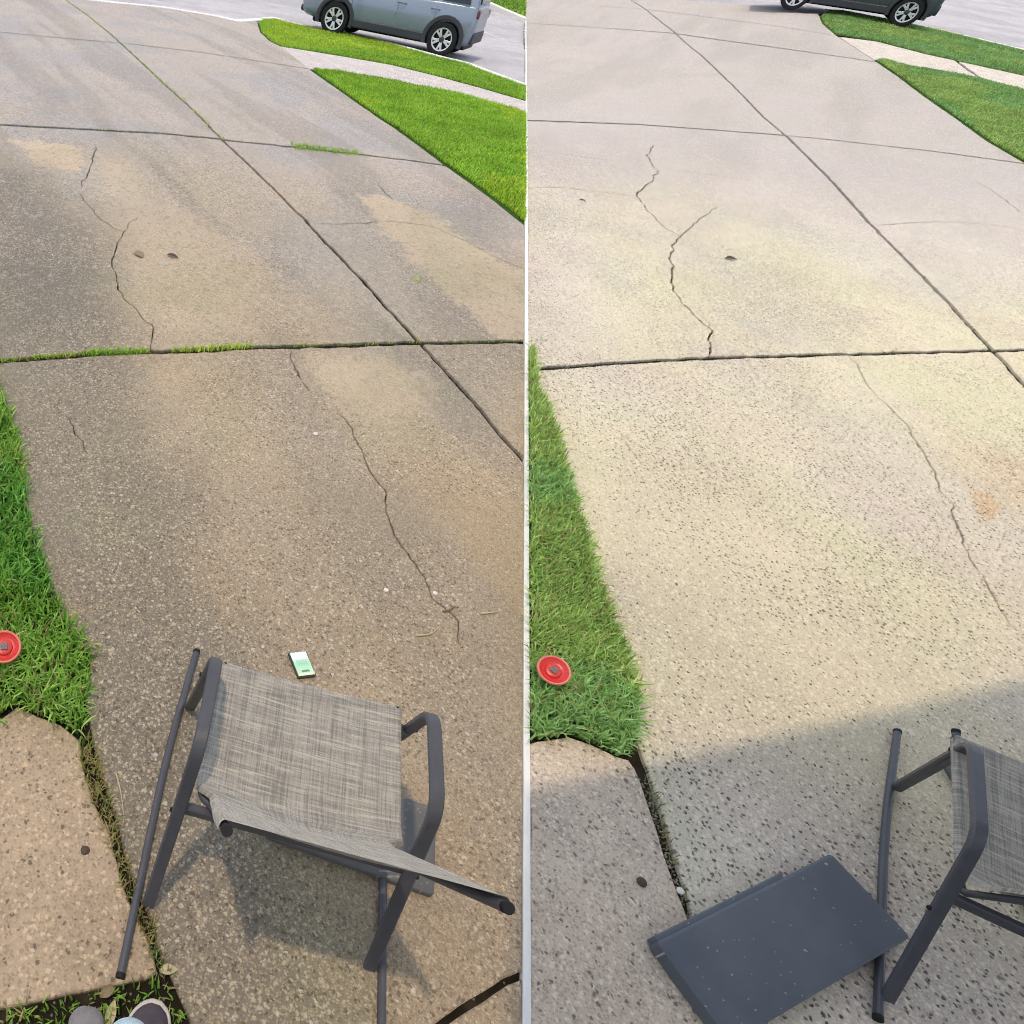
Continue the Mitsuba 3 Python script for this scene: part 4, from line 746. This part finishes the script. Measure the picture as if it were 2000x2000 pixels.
def build_car(label, mat, base, X, Y, Z, sc):
    t = thing('parked_car', label, 'car')
    M = frame(base, X * sc, Y * sc, Z * sc)
    def W(m, tail=True):
        m = m.copy()
        if tail:
            x = m.vertices[:, 0]
            m.vertices[:, 0] = np.where(x < -1.80, -1.80 + (x + 1.80) * .38, x)
        return m.apply_transform(M)
    secs = [(x, [(.01, zb), (.80*hw, zb), (.93*hw, zb + .05), (.965*hw, zb + .14), (.985*hw, .56), (hw, .70), (.995*hw, min(.82, zt - .12)), (.955*hw, zt - .06), (.90*hw, zt - .015), (.80*hw, zt), (.01, zt + .03)]) for x, zb, zt, hw in LOW]
    body = to_man(loft(secs))
    arches = []
    for xw in (1.335, -1.335):
        for s in (-1, 1):
            c = m3.Manifold.cylinder(.42, .395, .395, 48, True).rotate([90, 0, 0]).translate([xw, s*.80, .345])
            arches.append(c)
    grooves = []
    for s in (-1, 1):
        for xg, dx in ((.98, .05), (-.12, 0), (-1.02, -.06)):
            grooves.append(m3.Manifold.cube([.012, .05, .62], True).translate([xg, s*.905, .72]))
        grooves.append(m3.Manifold.cube([2.0, .05, .010], True).translate([-.02, s*.91, .40]))
    shell = body
    for c in arches + grooves: shell = shell - c
    put('body', W(man(shell)), mat, t, smooth=32)
    g = [(x, [(.01, 1.0), (.5*wb + .02, 1.0), (wb + .075, 1.0), (wb + .07 - (.07 + wb - wt) * .02, 1.03), (wb + .07 + (wt - wb - .07) * np.clip((zr - .09 - 1.03) / .62, 0, 1), max(1.035, zr - .09)), (wt - .05, max(1.04, zr - .03)), (wt - .14, max(1.045, zr)), (.01, max(1.05, zr + .012))]) for x, zr, wb, wt in GRN]
    put('cabin', W(loft(g)), mat, t, smooth=40)
    # side windows and rear window, proud of the cabin by a few millimetres
    for s in (-1, 1):
        for xa, xb, xc, xd in ((.72, -.05, -.05, .28), (-.15, -.98, -.98, -.15), (-1.08, -1.72, -1.62, -1.08)):
            y0, y1 = .845, .70
            pts = np.array([(xa, s*y0, 1.09), (xb, s*y0, 1.09), (xc, s*y1, 1.56), (xd, s*y1, 1.56)])
            out = np.array([0, s*.95, .3]) * .02
            v = np.vstack([pts + out, pts - out*2])
            f = [(0, 1, 2), (0, 2, 3), (4, 6, 5), (4, 7, 6)] + [q for a in range(4) for q in ((a, (a+1) % 4, 4+(a+1) % 4), (a, 4+(a+1) % 4, 4+a))]
            m = trimesh.Trimesh(v, f, process=False); trimesh.repair.fix_normals(m)
            put('window', W(m), 'm_carglass', t)
    for (xa, za), (xb, zb), wa, wb_ in (((-2.14, 1.12), (-1.86, 1.54), .66, .56), ((1.06, 1.10), (.42, 1.58), .70, .58)):
        pts = np.array([(xa, -wa, za), (xa, wa, za), (xb, wb_, zb), (xb, -wb_, zb)]); out = np.array([math.copysign(.03, xa), 0, .02])
        v = np.vstack([pts + out, pts - out*2])
        f = [(0, 1, 2), (0, 2, 3), (4, 6, 5), (4, 7, 6)] + [q for a in range(4) for q in ((a, (a+1) % 4, 4+(a+1) % 4), (a, 4+(a+1) % 4, 4+a))]
        m = trimesh.Trimesh(v, f, process=False); trimesh.repair.fix_normals(m)
        put('windscreen' if xa > 0 else 'rear_window', W(m), 'm_carglass', t)
    # dark cladding round the arches and along the sills
    for xw in (1.335, -1.335):
        for s in (-1, 1):
            a = np.linspace(-.28, np.pi + .28, 40)
            ring = np.array([(xw + .435*math.cos(q), s*.885, .345 + .435*math.sin(q)) for q in a])
            tg = np.gradient(ring, axis=0)
            put('arch_trim', W(bar(ring, .075, .095, side=(0, 1, 0), bevel=.014)), 'm_cladding', t, smooth=30)
    for s in (-1, 1):
        sill = np.array([(x, s*(.885 if abs(x) < .8 else .875), .33) for x in np.linspace(-.92, .92, 12)])
        put('sill_trim', W(bar(sill, .06, .17, side=(0, 1, 0), bevel=.02)), 'm_cladding', t, smooth=30)
        hd = rounded([(.02, s*.895, .90), (.05, s*.93, .905), (.20, s*.93, .905), (.23, s*.895, .90)], .02, 4)
        for dx in (-.32, -1.12):
            put('door_handle', W(tube(hd + [dx, 0, 0], .014, 8)), mat, t, smooth=40)
        mr = moved(hullbox(.16, .20, .13, .03), frame((.86, s*1.0, 1.10), (1, 0, 0), (0, 1, 0), (0, 0, 1)))
        put('mirror', W(mr), mat, t, smooth=40)
        tl = moved(hullbox(.16, .26, .17, .03), frame((-2.24, s*.72, .93), (1, 0, 0), (0, 1, 0), (0, 0, 1)))
        put('tail_lamp', W(tl), 'm_tail', t, smooth=40)
        hl = moved(hullbox(.22, .28, .12, .03), frame((2.12, s*.62, .78), (1, 0, 0), (0, 1, 0), (0, 0, 1)))
        put('headlight', W(hl), 'm_lamp', t, smooth=40)
    put('bumper', W(moved(hullbox(.24, 1.56, .24, .05), frame((-2.23, 0, .46), (1, 0, 0), (0, 1, 0), (0, 0, 1)))), 'm_cladding', t, smooth=40)
    put('bumper', W(moved(hullbox(.20, 1.30, .15, .05), frame((2.23, 0, .44), (1, 0, 0), (0, 1, 0), (0, 0, 1)))), 'm_cladding', t, smooth=40)
    put('underside', W(moved(hullbox(3.9, 1.4, .14, .05), frame((0, 0, .27), (1, 0, 0), (0, 1, 0), (0, 0, 1)))), 'm_pocket', t)
    # wheels: tyre, dark well, rim ring and five forked spokes
    prof = np.array([(.215, -.105), (.30, -.112), (.335, -.10), (.345, -.07), (.345, .07), (.335, .10), (.30, .112), (.235, .105), (.225, .08)])
    for xw in (1.335, -1.335):
        for s in (-1, 1):
            Rw = frame((xw, s*.795, .345), (1, 0, 0), (0, 0, -s), (0, s, 0))
            w = numbered(t + '__wheel'); scene[w] = mikit.ply(W(moved(lathe(prof, 48), Rw), False), 'm_tyre', smooth=30)
            put('well', W(moved(lathe([(0, .02), (.23, .02), (.23, .05)], 40), Rw)), 'm_pocket', w)
            put('rim', W(moved(lathe([(.205, .07), (.208, .098), (.222, .104), (.236, .104), (.24, .085)], 48), Rw)), 'm_alloy', w, smooth=30)
            sp = []
            for k in range(5):
                for e in (-1, 1):
                    a0, a1 = 2*np.pi*k/5 + .3 + e*.10, 2*np.pi*k/5 + .3 + e*.22
                    c = np.array([[.035*math.cos(a0), .035*math.sin(a0), .085], [.13*math.cos((a0+a1)/2), .13*math.sin((a0+a1)/2), .092], [.215*math.cos(a1), .215*math.sin(a1), .094]])
                    sp.append(bar(np.array([c[0], (c[0]+c[1])/2, c[1], (c[1]+c[2])/2, c[2]]), .046, .02, side=(-math.sin(a0), math.cos(a0), 0), bevel=.004))
            put('spokes', W(moved(cat(sp), Rw)), 'm_alloy', w, smooth=30)
            put('hub_cap', W(moved(lathe([(0, .112), (.035, .110), (.06, .100), (.065, .08)], 24), Rw)), 'm_cladding', w, smooth=30)
    return t

def on_slope(x, y, a, dz):
    e = .6
    n = np.array([-(ter(x+e, y) - ter(x-e, y)) / (2*e), -(ter(x, y+e) - ter(x, y-e)) / (2*e), 1.0]); n /= np.linalg.norm(n)
    X = np.array([math.cos(a), math.sin(a), 0]); X -= n * (X @ n); X /= np.linalg.norm(X)
    return np.array([x, y, float(ter(x, y)) + dz]), X, np.cross(n, X), n
o, X, Y, Z = on_slope(3.501, 19.185, 2.747, -.034)
build_car('light blue grey car parked on the street behind the bright green verge', 'm_paint_light', o, X, Y, Z, .867)
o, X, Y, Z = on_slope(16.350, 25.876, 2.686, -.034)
build_car('car with shade painted into its grey, parked behind the mid green verge, cut off by the top edge', 'm_paint_shade', o, X, Y, Z, .930)

# ---------------------------------------------------------------- small things
plain('m_red', (.60, .035, .03), .35, .5, clearcoat=.4); plain('m_redrim', (.74, .22, .17), .4, .5); plain('m_grey', (.16, .13, .13), .5)
plain('m_steel', (.35, .35, .36), .4, .5, .6)
def marker(label, x, y, tilt):
    t = thing('yard_marker', label, 'marker', None)
    u = -np.array([x, y, 0]) / math.hypot(x, y); c, s = math.cos(tilt), math.sin(tilt)
    nz_ = np.array([0, 0, c]) + u * s; vx = np.cross([0, 0, 1.0], u); M = frame((x, y, .085), vx, np.cross(nz_, vx), nz_)
    put('stake', tube([(x, y + .01, -.05), (x, y, .08)], .006, 8), 'm_steel', t, smooth=True)
    put('dish', moved(lathe([(.008, -.022), (.030, -.020), (.046, -.008), (.053, .0), (.049, .002), (.040, -.006), (.030, -.008), (.026, .000), (.020, .002), (.0, .002)], 40), M), 'm_red', t, smooth=40)
    put('rim', moved(lathe([(.052, -.006), (.0575, .0), (.055, .005), (.050, .003), (.048, -.002)], 40), M), 'm_redrim', t, smooth=40)
    put('centre_plate', moved(hullbox(.024, .024, .006, .002), M @ frame((0, 0, .0045), (1, 0, 0), (0, 1, 0), (0, 0, 1))), 'm_grey', t)
marker('round red marker disc in the grass, cut by the left edge', -.416, 1.397, .30)
marker('round red marker disc in the grass beside the pale driveway', 1.526, 1.676, .30)

def packet_fn(p, n, uv):
    u, v = uv.x, uv.y
    c = mix((.80, .86, .83), (.45, .80, .55), smoothstep(.28, .5, v))
    c = mix(c, (.62, .85, .60), smoothstep(.5, .95, v))
    inner = smoothstep(.14, .2, u) * smoothstep(.9, .84, u)
    c = mix(c, (.30, .66, .48), inner * smoothstep(.30, .36, v) * smoothstep(.64, .5, v) * .6)
    c = mix(c, (.04, .20, .10), smoothstep(.24, .32, u) * smoothstep(.80, .72, u) * smoothstep(.76, .79, v) * smoothstep(.88, .85, v) * .85)
    return mix(c, (.80, .86, .70), smoothstep(.9, .95, v))
plain('m_packet', mikit.proc(packet_fn), .3, .5); plain('m_packet_edge', (.045, .06, .035), .5)
pk = thing('packet', 'small white and green packet lying on the brown driveway in front of the chair', 'packet')
a = math.atan2(.0245, .0575); M = rotz(a - .08, (.6185, 1.576, .008))
put('case', moved(hullbox(.070, .108, .014, .005), M), 'm_packet_edge', pk)
v = np.array([(-.031, .049, .0085), (.031, .049, .0085), (.031, -.049, .0085), (-.031, -.049, .0085)])
put('face', moved(trimesh.Trimesh(v, [(0, 2, 1), (0, 3, 2)], process=False), M), 'm_packet', pk, uv=np.array([(0, 0), (1, 0), (1, 1), (0, 1.)]))

plain('m_straw', (.52, .44, .28), .7); plain('m_twig', (.16, .115, .075), .8); plain('m_leaf_dark', (.07, .05, .035), .7); plain('m_leaf_tan', (.24, .18, .11), .8)
plain('m_pebble', (.72, .69, .63), .6); plain('m_rock', mikit.proc(lambda p, n, uv: mix((.17, .165, .18), (.28, .26, .26), fbm(p.x*40, p.y*40, p.z*40, 3))), .85)
def stalk(name, label, cat_, pts, r, mat):
    key = thing(name, label, cat_)
    p = rounded([(x, y, z) for x, y, z in pts], .03, 5)
    scene[key] = mikit.ply(tube(p, np.linspace(r, r*.5, len(p)), 6), mat, smooth=True)
stalk('straw', 'short pale straw lying by the end of the long crack, nearer the pale strip', 'straw', [(1.351, 1.962, .006), (1.39, 1.972, .008), (1.429, 1.988, .006)], .0042, 'm_straw')
stalk('straw', 'longer bent pale straw lying between the packet and the long crack', 'straw', [(1.07, 1.798, .006), (1.127, 1.812, .008), (1.172, 1.862, .006)], .004, 'm_straw')
stalk('twig', 'thin dry grass stalk on the tan pad near the weedy gap', 'twig', [(.02, 1.06, .010), (.045, 1.00, .012), (.062, .935, .010)], .0024, 'm_straw')
stalk('twig', 'little dark twig on the brown driveway at the foot of the long crack', 'twig', [(1.195, 1.94, .006), (1.225, 1.948, .009), (1.25, 1.975, .006)], .004, 'm_twig')

def leaf(label, x, y, L, w, a, mat, curl=.25):
    key = thing('leaf', label, 'leaf')
    n = 10; t = np.linspace(0, 1, n); half = w/2 * np.sin(np.pi * t**.8) + .0004
    v = np.vstack([np.c_[(t-.5)*L, half, .006 + curl*half + .004*np.sin(t*3)], np.c_[(t-.5)*L, 0*t, .004 + .003*np.sin(t*3)], np.c_[(t-.5)*L, -half, .006 + curl*half + .004*np.sin(t*3)]])
    k = np.arange(n - 1)
    f = np.vstack([np.c_[k, n+k, n+k+1], np.c_[k, n+k+1, k+1], np.c_[n+k, 2*n+k, 2*n+k+1], np.c_[n+k, 2*n+k+1, n+k+1]])
    scene[key] = mikit.ply(moved(trimesh.Trimesh(v, f, process=False), rotz(a, (x, y, float(ter(x, y))))), mat, smooth=True)
leaf('dark narrow leaf on the brown driveway right of the upper crack', -.138, 4.66, .085, .03, -.3, 'm_leaf_dark', .6)
leaf('faded tan leaf on the brown driveway close to the upper crack', -.355, 4.61, .10, .065, -1.0, 'm_leaf_tan', .05)
leaf('dark narrow leaf on the pale driveway right of the branching crack', 4.388, 6.34, .11, .04, .1, 'm_leaf_dark', .6)
leaf('small dark leaf on the pale driveway left of the branching crack', 3.476, 7.332, .07, .02, -.6, 'm_leaf_dark', .6)
for k, (x, y, L, a, what) in enumerate([(.085, .485, .045, .6, 'curled dead leaf in the weeds left of the shoe'), (.10, .44, .07, 1.4, 'pale dead leaf in the weeds beside the grey stone'), (.235, .555, .05, .2, 'small dead leaf in the weeds above the shoe')]):
    leaf(what, x, y, L, .025, a, 'm_straw' if k else 'm_leaf_tan', .8)
def pebble(name, label, x, y, r, mat, sq=.6, seed=1, el=1.0):
    key = thing(name, label, 'stone' if name == 'stone' else 'pebble')
    m = trimesh.creation.icosphere(3, 1.0); d = 1 + .35*(meshkit.fbm(m.vertices*1.6 + seed, 3, seed) - .5)
    m.vertices = m.vertices * d[:, None] * [r*el, r, r*sq]
    m.apply_translation([x, y, r*sq*.75 + float(ter(x, y))])
    scene[key] = mikit.ply(m, mat, smooth=True)
pebble('pebble', 'white pebble on the brown driveway near the tan patch below the cross joint', .737, 2.966, .012, 'm_pebble')
pebble('pebble', 'white pebble on the brown driveway left of the long crack', .977, 2.005, .010, 'm_pebble', seed=3)
pebble('pebble', 'whitish pebble on the brown driveway touching the lower end of the long crack', 1.181, 2.032, .010, 'm_pebble', seed=4)
pebble('pebble', 'white pebble in the dark gap beside the pale driveway', 1.757, .983, .011, 'm_pebble', seed=5)
pebble('pebble', 'dark oval pebble on the tan pad beside the weedy gap', -.033, .819, .013, 'm_leaf_dark', .5, 6)
pebble('pebble', 'dark oval pebble on the shaded pinkish pad', 1.641, .99, .015, 'm_leaf_dark', .5, 7)
pebble('stone', 'rounded grey stone among the weeds left of the shoe', .045, .40, .046, 'm_rock', .75, 8)

# the shoe at the bottom edge, with a pale blue toe in front of it
plain('m_shoe', mikit.proc(lambda p, n, uv: mix((.06, .05, .065), (.10, .085, .10), fbm(p.x*60, p.y*60, p.z*60, 3))), .75, .3); plain('m_sole', (.62, .56, .53), .6)
plain('m_blue', mikit.proc(lambda p, n, uv: mix((.42, .58, .70), (.55, .70, .76), fbm(p.x*30, p.y*30, p.z*30, 3))), .55, .4)
def shoe_outline(L, w):
    t = np.linspace(0, 1, 40); hw = w/2 * np.clip(1 - np.abs(2*t - 1)**4.5, 0, 1)**.5 * (.86 + .14*np.cos(2*np.pi*(t - .72)))
    return np.r_[np.c_[t*L, hw], np.c_[t[::-1]*L, -hw[::-1]]]
def shoe(label, x, y, a, L, w, upper, sole):
    t = thing('shoe', label, 'shoe')
    M = rotz(a, (x, y, .0))
    out = Polygon(shoe_outline(L, w)).buffer(.001)
    ln = out.exterior; c = np.array([ln.interpolate(q, normalized=True).coords[0] for q in np.linspace(0, 1, 80, endpoint=False)])
    def ring(scale, z): 
        m = np.array([L*.5, 0]); return np.c_[m + (c - m) * scale, z + 0*c[:, 0]]
    def stack(rs):
        n = len(c); v = np.vstack(rs + [rs[-1].mean(0)[None]]); k = np.arange(n); f = []
        for r in range(len(rs) - 1): f += [np.c_[r*n+k, r*n+(k+1) % n, (r+1)*n+(k+1) % n], np.c_[r*n+k, (r+1)*n+(k+1) % n, (r+1)*n+k]]
        f.append(np.c_[(len(rs)-1)*n+k, (len(rs)-1)*n+(k+1) % n, k*0+len(v)-1])
        m = trimesh.Trimesh(v, np.vstack(f), process=False)
        return m
    s_ = stack([ring(.97, 0), ring(1.0, .006), ring(1.0, .026), ring(.96, .030)])
    put('sole', moved(s_, M), sole, t, smooth=35)
    hgt = lambda q: .04 + .045*sst(.75*L, .25*L, q[:, :1])
    rs = []
    for k, (sc, f) in enumerate(((.885, 0), (.885, .3), (.84, .62), (.72, .86), (.55, .97), (.28, 1.0))):
        rr = ring(sc, .029); rr[:, 2:] += hgt(rr) * f; rs.append(rr)
    put('upper', moved(stack(rs), M), upper, t, smooth=50)
shoe('dark grey shoe with an off white sole at the bottom edge of the brown driveway', .122, .256, 1.15, .245, .108, 'm_shoe', 'm_sole')
bl = thing('cap', 'pale blue rounded cap at the bottom edge in front of the dark grey shoe', 'cap')
put('crown', moved(lathe([(.052, 0), (.053, .02), (.048, .05), (.036, .068), (.016, .077), (0, .079)], 40), frame((.150, .372, .055), (1, 0, 0), (0, 1, 0), (0, 0, 1))), 'm_blue', bl, smooth=True)
put('brim', moved(lathe([(.050, .0), (.056, .0), (.058, .006), (.055, .011), (.050, .012)], 40), frame((.150, .372, .055), (1, 0, 0), (0, 1, 0), (0, 0, 1))), 'm_blue', bl, smooth=True)
